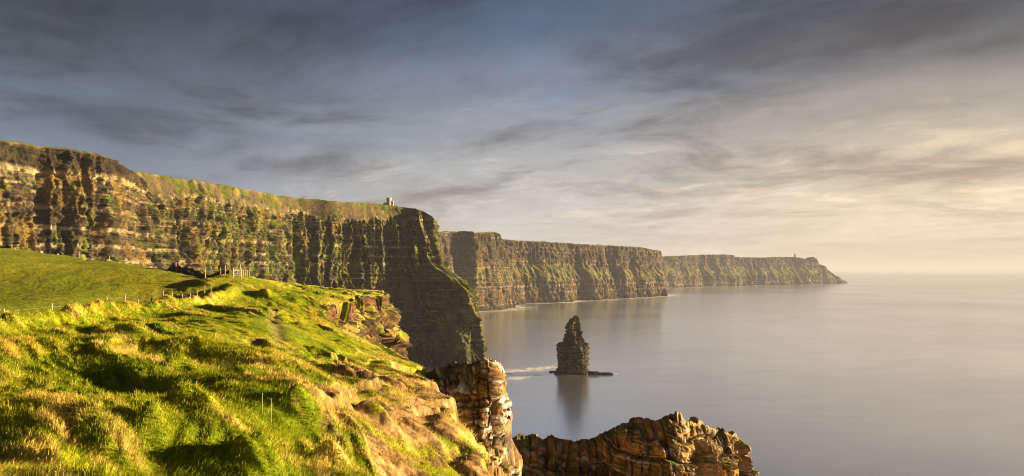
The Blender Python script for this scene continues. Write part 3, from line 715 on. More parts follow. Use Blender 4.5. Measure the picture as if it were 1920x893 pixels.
# ------------------------------------------------------------------ grass blades
def make_grass(n, y0, y1, seed):
    r = np.random.RandomState(seed)
    q = r.rand(n); Yb = (np.sqrt(y0)+q*(np.sqrt(y1)-np.sqrt(y0)))**2       # thinner with distance
    ub = r.uniform(-0.78, 0.06, n); Xb = ub*Yb
    e = 0.12
    z0, mk0 = terrain(Xb, Yb); zx, _ = terrain(Xb+e, Yb); zy, _ = terrain(Xb, Yb+e)
    gx, gy = (zx-z0)/e, (zy-z0)/e
    upn = 1/np.sqrt(1+gx*gx+gy*gy)
    c_, st_, dirt = turf_colour(Xb, Yb, z0, mk0, upn)
    keep = (r.rand(n) > dirt*0.97) & (mk0['d'] < 6) & ((Yb < 76) | (mk0['dd'] < -1.0)) & (r.rand(n) > mk0['trail']*0.9) & ((mk0['fld'] < 0.5) | (r.rand(n) < 0.5))
    Xb, Yb, z0, gx, gy, c_, st_ = (a_[keep] for a_ in (Xb, Yb, z0, gx, gy, c_, st_))
    fl_, cm_ = mk0['fld'][keep], mk0['calm'][keep]
    n = len(Xb)
    h = (0.07+0.16*r.rand(n)**1.5+0.10*st_*r.rand(n))*(1-0.60*fl_)*(1-0.4*cm_)
    wd = 0.0042+0.00050*Yb*(0.7+0.6*r.rand(n))
    la = -0.67+1.2*pn(Xb/3.5, Yb/3.5, 371)+r.normal(0, 0.5, n)                   # coherent combing by the wind
    lx = -0.5*gx+0.75*np.cos(la); ly = -0.5*gy+0.75*np.sin(la)
    lm = 0.5+0.7*r.rand(n)
    lx, ly = lx*lm, ly*lm
    th = r.uniform(0, np.pi, n); ax, ay = np.cos(th)*wd/2, np.sin(th)*wd/2
    V = np.empty((n, 5, 3), np.float32)
    bx, by = Xb, Yb; bz = z0-0.03
    mx, my, mz = bx+lx*h*0.30, by+ly*h*0.30, bz+h*0.62
    tx, ty = bx+lx*h*1.0, by+ly*h*1.0; tz = bz+h*(1.0-0.25*np.minimum(1, lx*lx+ly*ly))
    V[:, 0] = np.stack([bx-ax, by-ay, bz], 1); V[:, 1] = np.stack([bx+ax, by+ay, bz], 1)
    V[:, 2] = np.stack([mx-ax*0.8, my-ay*0.8, mz], 1); V[:, 3] = np.stack([mx+ax*0.8, my+ay*0.8, mz], 1)
    V[:, 4] = np.stack([tx, ty, tz], 1)
    i = (np.arange(n)*5)[:, None]
    loops = (i+np.array([[0, 1, 3, 2, 2, 3, 4]])).ravel()
    ls = (np.arange(n)*7)[:, None]+np.array([[0, 4]])
    dry = (r.rand(n) < 0.06+0.25*st_)[:, None]
    c2 = np.where(dry & (fl_ < 0.5)[:, None], np.array(G_STRAW)[None]*r.uniform(0.8, 1.25, (n, 1)), c_*r.uniform(0.55, 1.55, (n, 1)))
    colv = np.repeat(c2[:, None, :], 5, 1)
    colv[:, 4] = colv[:, 4]*0.85+0.15*np.array(G_STRAW)
    return V, loops, ls.ravel(), colv
m = bpy.data.materials.new('grass_blade'); m.use_nodes = True
t = NT(m.node_tree); t.n.remove(t.n['Principled BSDF'])
att = t.node('ShaderNodeAttribute'); att.attribute_name = 'tint'
df = t.node('ShaderNodeBsdfDiffuse'); tr = t.node('ShaderNodeBsdfTranslucent'); mx_ = t.node('ShaderNodeMixShader'); mx_.inputs[0].default_value = 0.4
t.l.new(att.outputs['Color'], df.inputs[0]); t.l.new(att.outputs['Color'], tr.inputs[0])
t.l.new(df.outputs[0], mx_.inputs[1]); t.l.new(tr.outputs[0], mx_.inputs[2])
t.l.new(mx_.outputs[0], t.n['Material Output'].inputs[0])
V, lp, ls, cv = make_grass(620000, 8.5, 120, 11)
grass = mesh_np('grass', V, lp, ls, m, cv, smooth=False)
tag(grass, 'long windblown green and straw coloured grass over the clifftop', 'grass', kind='stuff')

# ------------------------------------------------------------------ near rocks
def ridge_rock(name, xs, tops, thick, yc, seed, label, cat, ncol=520, nrow=420, base=-1.0, lean=0.0, tilt=0.0, jx=1.0, amp=1.0, lich=0.5, warm=0.5, yslope=0.0):
    """a free-standing wall or pillar of rock, closed all round from the sea to its crest"""
    x = np.linspace(xs[0], xs[-1], ncol)
    zt = np.interp(x, xs, tops)
    Th = np.interp(x, xs, thick)
    yc_ = np.interp(x, xs, yc) if np.ndim(yc) else yc+0*x
    # rows: front foot -> crest -> back foot, close together near the crest
    q = np.linspace(-1, 1, nrow); dq = np.sign(q)*np.abs(q)
    H = zt-base
    aq = np.abs(dq); dep = np.where(aq < 0.88, aq, 1.0)
    dm_ = np.where(aq < 0.88, 13.0*(aq/0.88)**1.2, 0)[None, :]+np.clip((aq-0.88)/0.12, 0, 1)[None, :]*(H[:, None]-13.0)+np.where(aq < 0.88, 0, 13.0)[None, :]
    dep = np.where(aq > 0.999, 1.0, 0.5)
    Zb = zt[:, None]-dm_
    below = zt[:, None]-Zb
    wd = Th[:, None]*(1-np.exp(-below/(0.30*np.maximum(Th[:, None], 0.3)+0.2)))+below*0.05*sst(below, 2, 30)
    Yb = yc_[:, None]+np.sign(dq)[None, :]*wd+lean*below
    Xg = np.repeat(x[:, None], nrow, 1)
    side = np.where(q > 0, 57.0, 0.0)[None, :]
    Pg = np.stack([Xg, Yb, Zb], -1)
    N = gnormal(Pg)
    flip = False
    c0 = N[ncol//2, nrow//4]
    if c0[1] > 0: N = -N; flip = True
    sc_ = np.concatenate([[0], np.cumsum(np.hypot(np.diff(x), np.diff(yc_)))])
    sg = np.repeat(sc_[:, None], nrow, 1)+side; zg = Zb+tilt*Xg
    zr = zg+0.5*pn(sg/4, zg/4, seed)
    b1, e1, k1 = blocks(sg, zr, 3.2*jx, 2.0*jx, seed); b2, e2, k2 = blocks(sg, zr, 1.2*jx, 0.95*jx, seed+1); b3, e3, k3 = blocks(sg, zr, 0.45*jx, 0.28*jx, seed+2)
    D = 1.0*pn(sg/6, Zb/14, seed+3)+1.5*(0.5-2*np.abs(pn(sg/3.6, Zb/16, seed+4)))+0.7*(0.4-2*np.abs(pn(sg/1.5, Zb/5, seed+35)))
    D += 2.2*facets(sg, zr, 3.4*jx, 6.5*jx, seed+21, 1.5)+0.9*facets(sg, zr, 1.7*jx, 2.2*jx, seed+36, 1.3)
    l1 = hsh(np.floor(zr/(0.85*jx)), 4, seed+30); l2 = hsh(np.floor(zr/(0.30*jx)+3*hsh(np.floor(sg/(1.9*jx)), 7, seed)), 6, seed+31)
    D += 0.18*(l1-0.5)+0.10*(l2-0.5)
    D += 0.8*(b1-0.5)+0.5*(b2-0.5)+0.16*(b3-0.5)+0.35*facets(sg, zr, 0.9*jx, 0.6*jx, seed+29)+0.08*pn(sg/0.3, zg/0.25, seed+6)
    b4, e4, k4 = blocks(sg, zr, 1.5*jx, 3.6*jx, seed+40)
    D += 0.9*(b4-0.5)
    D -= 0.55*np.exp(-(e1/0.12)**2)+0.25*np.exp(-(e2/0.07)**2)+0.5*np.exp(-(e4/0.10)**2)
    cr = np.exp(-below/0.9)
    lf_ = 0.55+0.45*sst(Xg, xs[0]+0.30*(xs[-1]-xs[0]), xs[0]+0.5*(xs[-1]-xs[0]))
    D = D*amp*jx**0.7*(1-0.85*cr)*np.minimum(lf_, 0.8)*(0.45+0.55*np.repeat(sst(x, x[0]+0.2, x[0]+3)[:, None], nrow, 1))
    Pg = Pg+N*D[..., None]
    jag = (0.35*(hsh(np.floor(sg/1.3), 3, seed+8)-0.5)+0.2*(hsh(np.floor(sg/0.5+0.3), 5, seed+9)-0.5)+0.3*pn(sg/1.0, side+sg*0, seed+10))*amp
    Pg[..., 2] += np.exp(-below/1.2)*jag*0.8
    Pg[..., 2] = np.where(dep[None, :] > 0.97, np.minimum(Pg[..., 2], 0.0)-0.5, Pg[..., 2])
    Nn = gnormal(Pg); Nn = -Nn if flip else Nn
    col = lerp3((0.060, 0.042, 0.026), (0.27, 0.185, 0.095), sst(fbm(sg/2.2, zg/1.6, 4, seed+11)+0.5*(b2-0.5), -0.35, 0.4))
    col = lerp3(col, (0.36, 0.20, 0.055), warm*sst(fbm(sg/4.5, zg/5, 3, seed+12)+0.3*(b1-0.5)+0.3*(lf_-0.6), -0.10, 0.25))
    col = lerp3(col, (0.03, 0.022, 0.015), 0.7*np.maximum(np.exp(-(e1/0.13)**2), np.exp(-(e4/0.11)**2)))
    col = col*(0.45+0.55*lf_**3)[..., None]  # left end darkened: its shade is put into the rock colour
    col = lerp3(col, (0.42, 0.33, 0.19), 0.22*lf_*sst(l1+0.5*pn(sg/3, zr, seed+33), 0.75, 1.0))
    col = lerp3(col, (0.55, 0.52, 0.46), lich*sst(fbm(sg/1.3, zg/0.8, 4, seed+13)+0.4*(b3-0.5), 0.10, 0.26)*(1-sst(below, 5, 11)*0.8))
    gr = sst(Nn[..., 2]*0.9+0.8*fbm(sg/2.0, zg/2.0, 3, seed+14)-0.62+0.2*np.exp(-below/1.5), 0.0, 0.3)
    col = lerp3(col, lerp3((0.09, 0.115, 0.012), (0.22, 0.165, 0.045), sst(fbm(sg/1.5, zg/1.5, 3, seed+15), -0.3, 0.3)), 0.85*gr)
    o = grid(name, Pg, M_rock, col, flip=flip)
    return tag(o, label, cat)
YO = 74.0
tp = [(955, 822), (975, 818), (1000, 815), (1015, 822), (1040, 818), (1062, 820), (1085, 827), (1105, 824), (1130, 815), (1150, 805), (1166, 793), (1178, 798), (1190, 789), (1215, 785), (1240, 786), (1252, 778), (1268, 773), (1276, 776),
      (1282, 788), (1300, 794), (1325, 799), (1338, 806), (1349, 812), (1356, 804), (1366, 812), (1376, 815), (1385, 826), (1389, 848), (1400, 857), (1404, 880), (1407, 960)]
yo = [float(np.interp(p_, [955, 1130, 1210, 1268, 1424], [73, 75, 73, 73.5, 88])) for p_, q_ in tp]
xs = [(p_-960)/F*y_ for (p_, q_), y_ in zip(tp, yo)]; zs = [EYE+(HY-q_)/F*y_ for (p_, q_), y_ in zip(tp, yo)]
th = [3.2]*6+[2.8]*4+[3.4]*12+[3.0, 2.8, 2.5, 2.2, 1.8, 1.3, 0.8, 0.5, 0.15]
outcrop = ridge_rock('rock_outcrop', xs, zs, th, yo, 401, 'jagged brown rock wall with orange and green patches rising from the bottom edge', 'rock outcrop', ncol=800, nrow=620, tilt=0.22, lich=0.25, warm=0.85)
YP = 60.0
tp = [(760, 740), (785, 706), (812, 694), (840, 688), (862, 682), (880, 680), (900, 672), (925, 670), (938, 677), (946, 700), (952, 745), (957, 760), (959, 800), (960, 860), (962, 1200)]
xs = [(p_-960)/F*YP for p_, q_ in tp]; zs = [EYE+(HY-q_)/F*YP for p_, q_ in tp]
th = [1.4, 2.0, 2.4, 2.8, 2.8, 3.0, 3.0, 2.8, 2.4, 2.0, 1.6, 1.3, 1.0, 0.7, 0.2]
yo = list(np.interp(xs, [xs[0], xs[7], xs[-1]], [61.0, 58.5, 61.5]))
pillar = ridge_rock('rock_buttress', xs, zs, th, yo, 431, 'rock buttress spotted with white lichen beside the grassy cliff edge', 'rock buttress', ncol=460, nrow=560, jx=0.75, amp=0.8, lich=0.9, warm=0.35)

# ------------------------------------------------------------------ sea stack
def lathe_rock(name, cx_, cy_, prof, nth, nz, seed, label, cat, mat, amp=1.0, sc=1.0, squash=(1, 1), green=True):
    """prof rows: z, centre x, half width in x, half width in y"""
    pr = np.asarray(prof, float)
    z = np.linspace(pr[0, 0], pr[-1, 0], nz)
    c_ = np.interp(z, pr[:, 0], pr[:, 1]); rx = np.interp(z, pr[:, 0], pr[:, 2]); ry = np.interp(z, pr[:, 0], pr[:, 3])
    th = np.linspace(0, 2*np.pi, nth)
    ct, st = np.cos(th), np.sin(th)
    pw = 0.72
    ex, ey = np.sign(ct)*np.abs(ct)**pw, np.sign(st)*np.abs(st)**pw
    zg = np.repeat(z[None], nth, 0); 
    sg = np.repeat((th*12*sc)[:, None], nz, 1)
    per = lambda u_, v_, sd_: (pn(3+ct[:, None]*u_, 7+st[:, None]*u_+zg*v_, sd_))
    D = 2.2*per(1.6, 0.02/sc, seed)+1.2*per(3.5, 0.05/sc, seed+1)+0.8*per(8, 0.1/sc, seed+2)
    lay = hsh(np.floor(zg/(2.1*sc)), 1, seed)-0.5; lay2 = hsh(np.floor(zg/(0.9*sc)), 2, seed+1)-0.5
    sgm = np.where(sg > 12*sc*2*np.pi-1e-6, 0, sg)
    b1, e1, _ = blocks(sgm, zg, 5*sc, 2.6*sc, seed+3); b2, _, _ = blocks(sgm, zg, 2.2*sc, 1.2*sc, seed+4)
    D += 1.2*lay+0.8*lay2+1.6*(b1-0.5)+0.9*(b2-0.5)
    D *= amp*sc
    D[-1] = D[0]
    Xg = cx_+c_[None]+(rx[None]+D*np.minimum(1, rx/(4*sc))[None])*ex[:, None]
    Yg = cy_+(ry[None]+D*np.minimum(1, ry/(4*sc))[None])*ey[:, None]
    Zg = zg+(0.5*per(4, 0.2/sc, seed+6))*sc*sst(zg, pr[0, 0]+1*sc, pr[0, 0]+4*sc)
    Pg = np.stack([Xg, Yg, Zg], -1)
    # cap
    Pg = np.concatenate([Pg, np.repeat(Pg[:, -1:].mean(0, keepdims=True), nth, 0)], 1)
    zz = Pg[..., 2]; sg2 = np.concatenate([sg, sg[:, -1:]], 1); lay_ = np.concatenate([lay2, lay2[:, -1:]], 1)
    col = lerp3((0.015, 0.012, 0.010), (0.068, 0.052, 0.038), sst(fbm(sg2/4, zz/2, 3, seed+8)+0.7*lay_, -0.4, 0.5))
    if green:
        H = pr[-1, 0]
        g = sst(pn(sg2/5, zz/9, seed+9)+0.9*sst(zz, 0.55*H, 0.95*H)-0.55+0.45*np.concatenate([np.repeat(ct[:, None], nz, 1), ct[:, None]], 1), 0.0, 0.4)
        col = lerp3(col, (0.10, 0.105, 0.014), 0.9*g)
    col = col*(0.55+0.45*sst(zz, 1*sc, 6*sc))[..., None]
    N = gnormal(Pg); mid = N[0, nz//2]
    o = grid(name, Pg, mat, col, flip=bool(mid[0] < 0))
    return tag(o, label, cat)
m_px = 883.1/F      # metres per photo pixel at the stack
def sp_(y, l, r, dy=0.8):
    return ((701.0-y)*m_px-1.0*(y > 700), ((l+r)/2-1073)*m_px, (r-l)/2*m_px, (r-l)/2*m_px*dy)
stack = lathe_rock('sea_stack', STX, STY, [sp_(703, 1043, 1101), sp_(697, 1044, 1101), sp_(692, 1047, 1099), sp_(672, 1048, 1098), sp_(655, 1046, 1100), sp_(648, 1046, 1100), sp_(644.5, 1049, 1099), sp_(643, 1057, 1094),
                    sp_(634, 1060, 1089), sp_(624, 1062, 1087), sp_(614, 1063.5, 1085.5), sp_(609, 1063, 1084.5), sp_(607, 1067.5, 1084), sp_(600, 1070, 1083), sp_(597, 1074.5, 1082.5), sp_(593, 1078, 1081)], 300, 340, 501,
                   'tall dark layered sea stack standing alone in the water', 'sea stack', M_stack, amp=1.6)
def low_rock(px0, px1, py, hpx, seed, name, label, cat, depth=0.5):
    Yd = EYE*F/(py-HY); mm = Yd/F; cxx = ((px0+px1)/2-960)*mm; hw = (px1-px0)/2*mm
    h = hpx*mm
    return lathe_rock(name, cxx, Yd, [(-0.8, 0, hw, hw*depth), (h*0.35, 0, hw*0.97, hw*depth*0.95), (h*0.7, 0, hw*0.85, hw*depth*0.8), (h, 0, hw*0.5, hw*depth*0.4)], 120, 40, seed, label, cat, M_stack, amp=0.8, sc=max(0.25, h/9), green=False)
low_rock(1098, 1127, 702.5, 6, 521, 'rock_ledge', 'low dark wave-cut rock ledge against the right foot of the sea stack', 'rock ledge', 0.3)
low_rock(1122, 1150, 702.5, 4, 524, 'rock_ledge', 'thin outer tip of the low ledge pointing away from the sea stack', 'rock ledge', 0.25)
low_rock(1029, 1045, 698, 2.5, 527, 'rock_ledge', 'tiny flat rock in the water just left of the sea stack', 'rock ledge', 0.5)
# little stack in front of the middle cliff
Ys = EYE*F/(563.0-HY); ms = Ys/F
lathe_rock('sea_stack', (1101-960)*ms, Ys, [(-1, 0, 11*ms, 10*ms), (5*ms, 0, 9.5*ms, 8*ms), (10*ms, -0.5*ms, 7*ms, 6*ms), (16*ms, 0.5*ms, 4*ms, 4*ms), (20*ms, 0, 1.6*ms, 1.6*ms)], 90, 90, 541,
           'small dark conical sea stack at the foot of the middle cliff', 'sea stack', M_stack, sc=2.2)

# ------------------------------------------------------------------ simple solids for built things
class MB:
    def __init__(s): s.v = []; s.f = []
    def box(s, c, h, rz=0.0):
        b0 = len(s.v); ca, sa = math.cos(rz), math.sin(rz)
        for dz in (-1, 1):
            for dx, dy in ((-1, -1), (1, -1), (1, 1), (-1, 1)):
                x, y = dx*h[0], dy*h[1]; s.v.append((c[0]+x*ca-y*sa, c[1]+x*sa+y*ca, c[2]+dz*h[2]))
        for q in ((0, 3, 2, 1), (4, 5, 6, 7), (0, 1, 5, 4), (1, 2, 6, 5), (2, 3, 7, 6), (3, 0, 4, 7)): s.f.append(tuple(b0+k for k in q))
    def tube(s, pts, rs, n=8, cap=True):
        b0 = len(s.v); pts = [Vector(p_) for p_ in pts]
        for i, p_ in enumerate(pts):
            d_ = (pts[min(i+1, len(pts)-1)]-pts[max(i-1, 0)]).normalized()
            u_ = d_.cross(Vector((0, 0, 1)) if abs(d_.z) < 0.9 else Vector((1, 0, 0))).normalized(); w_ = d_.cross(u_)
            r_ = rs[i] if isinstance(rs, (list, tuple)) else rs
            for k in range(n):
                a_ = 2*math.pi*k/n; s.v.append(tuple(p_+u_*(r_*math.cos(a_))+w_*(r_*math.sin(a_))))
        for i in range(len(pts)-1):
            for k in range(n):
                k2 = (k+1) % n; s.f.append((b0+i*n+k, b0+i*n+k2, b0+(i+1)*n+k2, b0+(i+1)*n+k))
        if cap:
            s.f.append(tuple(b0+k for k in range(n))[::-1]); e_ = b0+(len(pts)-1)*n; s.f.append(tuple(e_+k for k in range(n)))
    def ring(s, c, r0, r1, z0, z1, a0, a1, n=6):
        b0 = len(s.v)
        for k in range(n+1):
            a_ = a0+(a1-a0)*k/n
            for r_, z_ in ((r0, z0), (r1, z0), (r1, z1), (r0, z1)): s.v.append((c[0]+r_*math.cos(a_), c[1]+r_*math.sin(a_), z_))
        for k in range(n):
            for j in range(4):
                j2 = (j+1) % 4; s.f.append((b0+k*4+j, b0+(k+1)*4+j, b0+(k+1)*4+j2, b0+k*4+j2))
        s.f.append(tuple(b0+j for j in range(4))); s.f.append(tuple(b0+n*4+j for j in range(4))[::-1])
    def build(s, name, mat, parent=None):
        me = bpy.data.meshes.new(name); me.from_pydata(s.v, [], s.f); me.update(); me.materials.append(mat)
        o = bpy.data.objects.new(name, me); COL.objects.link(o)
        if parent: o.parent = parent
        return o

# ------------------------------------------------------------------ round tower on the headland
def ray_top(P, px):
    """crest point of a cliff sheet in a pixel column"""
    pxs = 960+F*P[..., 0]/P[..., 1]; py = HY-(P[..., 2]-EYE)/P[..., 1]*F
    ok = np.abs(pxs-px) < 3; k = np.argmin(np.where(ok, py, 1e9)); return P.reshape(-1, 3)[k]

def stone_tower(loc, rad, h, label, detail=True):
    root = empty('stone_tower', loc, 0.0); tag(root, label, 'tower')
    b_ = MB(); b_.tube([(0, 0, -1.5), (0, 0, h*0.02), (0, 0, h*0.88), (0, 0, h*0.885), (0, 0, h*0.92)], [rad*1.03, rad*1.02, rad*0.97, rad*1.03, rad*1.03], 32); b_.build('wall', M_tower, root)
    p_ = MB()
    p_.ring((0, 0), rad*0.82, rad*1.03, h*0.922, h*0.95, 0, 2*math.pi, 32)
    nb = 10
    for k in range(nb):
        a0 = 2*math.pi*k/nb; p_.ring((0, 0), rad*0.82, rad*1.03, h*0.952, h, a0, a0+2*math.pi/nb*0.58, 4)
    p_.build('battlement', M_tower, root)
    for az, zz, hh in ((-0.45, 0.55, 0.075), (-0.45, 0.22, 0.075), (-1.9, 0.60, 0.06), (-1.9, 0.25, 0.06)):
        w_ = MB(); c_ = (math.cos(az)*rad*0.985, math.sin(az)*rad*0.985, zz*h); w_.box(c_, (0.16, 0.38, hh*h), az); w_.build('window', M_hole, root)
    return root
tb = ray_top(Pg_main, 728)
mt = tb[1]/F
tw = stone_tower((tb[0], tb[1]+4, tb[2]-0.3), 5.1*mt, 14.0*mt, 'round castellated stone tower standing on the brow of the main headland')
q_ = MB(); q_.tube([(6.6*mt, -0.2, -1.5), (6.6*mt, -0.2, 6.6*mt), (6.6*mt, -0.2, 6.7*mt), (6.6*mt, -0.2, 7.6*mt)], [2.2*mt, 2.1*mt, 2.35*mt, 2.35*mt], 18); 
tu = q_.build('turret', M_tower, tw)
q_ = MB(); q_.box((6.6*mt+1.0, -1.4, 3.6*mt), (0.3, 0.25, 0.8), -0.6); q_.build('window', M_hole, tu)
q_ = MB(); q_.box((-8.2*mt, 0, 0.9), (2.9*mt, 0.35, 1.3))
for k in range(4): q_.box((-10.4*mt+k*1.5*mt, 0, 2.6), (0.42*mt, 0.36, 0.38))
lw = q_.build('parapet_wall', M_tower, None); lw.location = (tb[0], tb[1]+4, tb[2]-0.1)
tag(lw, 'low castellated wall beside the round tower on the headland', 'wall')
# viewing rail on the ridge left of the tower
rb_ = ray_top(Pg_main, 571); rr = empty('viewing_rail', (rb_[0], rb_[1]+2, rb_[2]-0.3)); tag(rr, 'tiny rail on posts on the grassy ridge left of the round tower', 'railing')
for k in range(3):
    q_ = MB(); q_.tube([(-2.4+k*2.4, 0, -0.5), (-2.4+k*2.4, 0, 2.2)], 0.16, 6); q_.build('post', M_post, rr)
q_ = MB(); q_.box((0, 0.05, 2.1), (2.9, 0.1, 0.22)); q_.build('rail', M_post, rr)
# square signal tower on the far headland
fb = ray_top(P3, 1493); mf = fb[1]/F
root = empty('ruined_tower', (fb[0], fb[1]+6, fb[2]-1.0)); tag(root, 'tiny square ruined tower on top of the farthest headland', 'tower')
q_ = MB(); q_.box((0, 0, 2.6*mf), (1.25*mf, 1.25*mf, 2.9*mf), 0.25); q_.build('wall', M_tower, root)
for dx, dy, hh in ((-0.85, -0.85, 0.5), (0.85, -0.85, 0.3), (0.85, 0.85, 0.6), (-0.85, 0.85, 0.25)): q_ = MB(); q_.box((dx*mf, dy*mf, (5.53+hh)*mf), (0.36*mf, 0.36*mf, hh*mf), 0.25); q_.build('broken_corner', M_tower, root)

# ------------------------------------------------------------------ fences
post_me = {}
def post_mesh(h, r, key):
    if key not in post_me:
        q_ = MB(); q_.tube([(0, 0, -0.45), (0, 0, h*0.5), (0.01, 0, h-0.03), (0.01, 0, h)], [r, r*0.98, r*0.93, r*0.72], 9); o = q_.build('post', M_post); post_me[key] = o.data
        bpy.data.objects.remove(o)
    return post_me[key]
def add_fence(name, pts, h, r, label, wires=(0.9, 0.55), hs=None):
    """pts in plan; a post at each, wires strung between the posts"""
    g0 = (pts[0][0], pts[0][1], gz(*pts[0])); root = empty(name, g0); tag(root, label, 'fence')
    tops = []
    for i, (x_, y_) in enumerate(pts):
        z_ = gz(x_, y_); hh = h*(hs[i] if hs else 1)
        o = bpy.data.objects.new('post', post_mesh(h, r, (name, h, r))); COL.objects.link(o); o.parent = root
        o.location = (x_-g0[0], y_-g0[1], z_-g0[2]); o.scale = (1, 1, hh/h)
        o.rotation_euler = (random.uniform(-0.05, 0.05), random.uniform(-0.05, 0.05), random.uniform(0, 3)); tops.append((x_-g0[0], y_-g0[1], z_-g0[2], hh))
    for wz in wires:
        q_ = MB(); q_.tube([(a_[0]+r, a_[1], a_[2]+a_[3]*wz) for a_ in tops], 0.005, 5); q_.build('wire', M_wire, root)
    return root
fp = [tuple(FP0+FD*n_+np.array([-0.9, 0])) for n_ in (-3.1, -1.55, -0.0, 1, 2, 3, 4, 5, 6, 7, 8, 9, 10, 11)]
add_fence('post_and_wire_fence', fp, 1.85, 0.055, 'post and wire fence with sunlit posts along the turf bank below the green field')
gp = [at(437, 530, 114), at(452, 526, 115)]
gx0, gy0 = gp[0][0], gp[0][1]
root = empty('field_gate', (gx0, gy0, gz(gx0, gy0))); tag(root, 'grey barred gate between two tall pale posts at the end of the field', 'gate')
dxg, dyg = gp[1][0]-gx0, gp[1][1]-gy0
for k in (0, 1):
    o = bpy.data.objects.new('gate_post', post_mesh(1.5, 0.09, 'gate')); COL.objects.link(o); o.parent = root; o.location = (dxg*k, dyg*k, gz(gx0+dxg*k, gy0+dyg*k)-gz(gx0, gy0))
q_ = MB()
for hz in (0.35, 0.6, 0.85, 1.1, 1.3): q_.tube([(dxg*0.1, dyg*0.1, hz), (dxg*0.92, dyg*0.92, hz)], 0.022, 6)
for fr in (0.1, 0.92, 0.5): q_.tube([(dxg*fr, dyg*fr, 0.3), (dxg*fr, dyg*fr, 1.34)], 0.022, 6)
q_.build('gate_bars', M_gate, root)
kp = [at(p_, 525, y_)[:2] for p_, y_ in ((445, 115), (450, 117), (453, 118), (456.5, 119), (460, 120), (463, 121), (467.5, 122))]
add_fence('knoll_fence', [tuple(q) for q in kp], 1.15, 0.07, 'short run of close posts climbing to the knoll behind the gate', hs=[0.9, 1.7, 1, 1, 1.1, 1.2, 1.3])
cp = [at(p_, 500, y_-1.2)[:2] for p_, y_ in ((-60, 175), (41, 164), (149, 151), (205, 145.5), (268, 137), (330, 129), (386, 123), (414, 121.5), (422, 121), (431, 120.5))]
add_fence('field_edge_fence', [tuple(q) for q in cp], 1.35, 0.065, 'thin post and wire fence along the upper edge of the green field', hs=[1, .8, .8, .7, .8, 1.15, 1.35, 1.1, 1.2, 1.2])
sp2 = at(385, 537, 112); o = bpy.data.objects.new('lone_post', post_mesh(1.35, 0.085, 'lone')); COL.objects.link(o); o.location = (sp2[0], sp2[1], gz(sp2[0], sp2[1])); tag(o, 'single short post standing out in the field near the gate', 'post')
for px_, py_, Yd, hh, lb in ((491, 790, 19.5, 0.42, 'thin pale stake in the grass, left one of the close pair'), (508, 798, 19.0, 0.55, 'thin pale stake in the grass, taller right one of the close pair'), (529, 672, 40, 0.5, 'thin pale stake standing by the foot trail')):
    c_ = at(px_, py_, Yd)
    q_ = MB(); q_.tube([(0, 0, -0.2), (0.005, 0, hh*0.6), (0.015, 0, hh+0.12)], [0.012, 0.011, 0.009], 7); o = q_.build('stake', M_post); o.location = (c_[0], c_[1], gz(c_[0], c_[1])); tag(o, lb, 'stake')

# ------------------------------------------------------------------ stones
def stone_mesh(name, seed, mat, n=18):
    r_ = np.random.RandomState(seed); th = np.linspace(0, 2*np.pi, n+1); ph = np.linspace(0, np.pi, n//2+1)
    A, B = np.meshgrid(th, ph, indexing='ij'); ca = np.cos(A); sa = np.sin(A); cb = np.cos(B); sb = np.sin(B)
    e_ = 0.55; f_ = lambda v_: np.sign(v_)*np.abs(v_)**e_
    rr = 1+0.35*pn(ca*sb*1.6+seed, sa*sb*1.6+cb*1.3, seed % 50)
    rr[-1] = rr[0]; rr[:, 0] = rr[:, 0].mean(); rr[:, -1] = rr[:, -1].mean()
    return grid(name, np.stack([f_(ca)*f_(sb)*rr, f_(sa)*f_(sb)*rr, f_(cb)*rr*0.7], -1), mat)
def put_stone(px_, py_, Yd, sz, seed, mat, label, group=None, dz=0.0):
    c_ = at(px_, py_, Yd); o = stone_mesh('stone', seed, mat); o.location = (c_[0], c_[1], gz(c_[0], c_[1])+sz*0.3+dz); o.scale = (sz, sz*0.8, sz*0.7); o.rotation_euler = (0.1, 0.2, seed)
    tag(o, label, 'stone', group); return o
put_stone(27, 606, 42.5, 0.34, 5, M_stone, 'pale stone in the gap of the bank at the left, larger lower one', 'stones in the bank gap')
put_stone(30, 599, 43.2, 0.30, 9, M_stone, 'pale stone in the gap of the bank at the left, upper one', 'stones in the bank gap', 0.25)
put_stone(18, 608, 42.8, 0.22, 14, M_stone, 'small grey stone at the left end of the bank gap', 'stones in the bank gap')

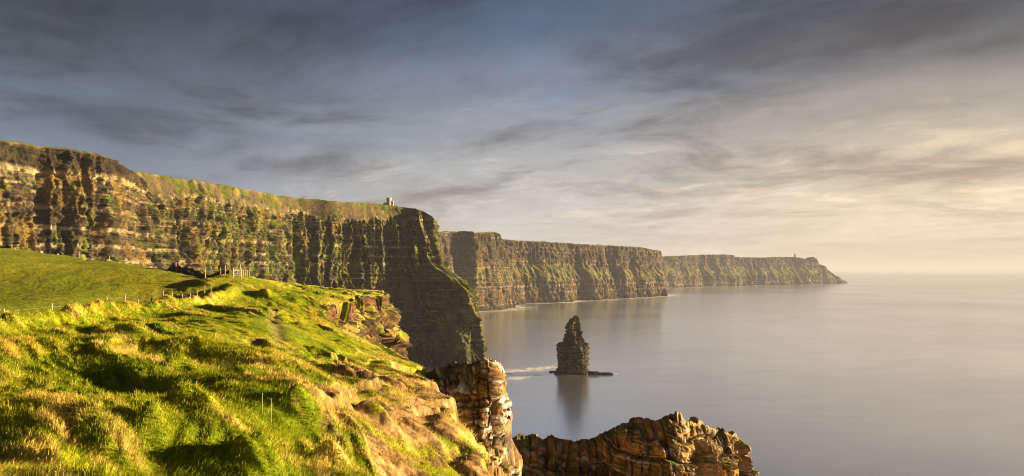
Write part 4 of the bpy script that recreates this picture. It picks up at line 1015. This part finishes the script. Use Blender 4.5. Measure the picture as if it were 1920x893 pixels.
# rubble bank along the upper edge of the field
bx = np.array([at(p_, 500, y_)[:2] for p_, y_ in ((-120, 181), (0, 169.5), (60, 162), (120, 153.5), (200, 145.5), (260, 138), (330, 129.3), (390, 123.5), (430, 121.5))])
bp_, bs = spline(np.c_[bx, np.zeros(len(bx))], 420)
prof_t = np.linspace(0, np.pi, 26)
sg_ = np.repeat(bs[:, None], 26, 1); tg_ = np.gradient(bp_[:, :2], axis=0); tg_ /= np.linalg.norm(tg_, axis=1, keepdims=True)
gzv, _ = terrain(bp_[:, 0], bp_[:, 1])
gzv = smooth1(gzv, 12)
hgt = 0.55+0.35*pn(bs/5, bs*0, 601)+0.25*pn(bs/1.6, bs*0, 602)+0.35*sst(bp_[:, 0], -66, -54)
cu = np.cos(prof_t)[None]*(0.8+0.2*pn(sg_/2, prof_t[None]*1.5, 603)); su = np.sin(prof_t)[None]
bl, be, _ = blocks(sg_, prof_t[None]*0.9+0*sg_, 0.6, 0.35, 605)
r_ = 1+0.35*(bl-0.5)+0.2*pn(sg_/0.5, prof_t[None]*2, 606)
BPg = np.stack([bp_[:, 0:1]+tg_[:, 1:2]*cu*r_, bp_[:, 1:2]-tg_[:, 0:1]*cu*r_, gzv[:, None]-0.35+su*r_*(hgt+0.35)[:, None]], -1)
bc = lerp3((0.06, 0.04, 0.024), (0.22, 0.15, 0.09), sst(bl+0.4*pn(sg_/1.5, prof_t[None]*2, 607), 0.2, 0.9)); bc = lerp3(bc, (0.10, 0.10, 0.02), 0.8*sst(fbm(sg_/3, prof_t[None]*1.0+0*sg_, 3, 609)+0.25*(su-0.5), 0.0, 0.3))
Nb = gnormal(BPg); rbk = grid('rubble_bank', BPg, M_rock, bc, flip=bool(Nb[200, 13, 2] < 0)); tag(rbk, 'low dark rubble bank along the upper edge of the green field', 'bank')
for i, (px_, yd, sz) in enumerate(((77, 159, 0.34), (88, 157.5, 0.27), (97, 156.5, 0.30), (108, 155, 0.24))):
    put_stone(px_, 480, yd-1.5, sz, 20+i*3, M_grey, 'white stone in the short row below the rubble bank', 'white stones below the bank')

# ------------------------------------------------------------------ sea air
def haze_box():
    m = bpy.data.materials.new('sea_haze'); m.use_nodes = True
    t = NT(m.node_tree); t.n.remove(t.n['Principled BSDF'])
    pv = t.node('ShaderNodeVolumePrincipled')
    pv.inputs['Color'].default_value = (HZ_COL[0], HZ_COL[1], HZ_COL[2], 1); pv.inputs['Density'].default_value = HZ_DEN; pv.inputs['Anisotropy'].default_value = 0.0
    t.l.new(pv.outputs[0], t.n['Material Output'].inputs['Volume'])
    q_ = MB(); q_.box((0, 0, 164.5), (120000, 120000, 166.5)); o = q_.build('haze', m); tag(o, kind='stuff')
HZ_COL = (0.54, 0.58, 0.74); HZ_DEN = 4.2e-5
haze_box()
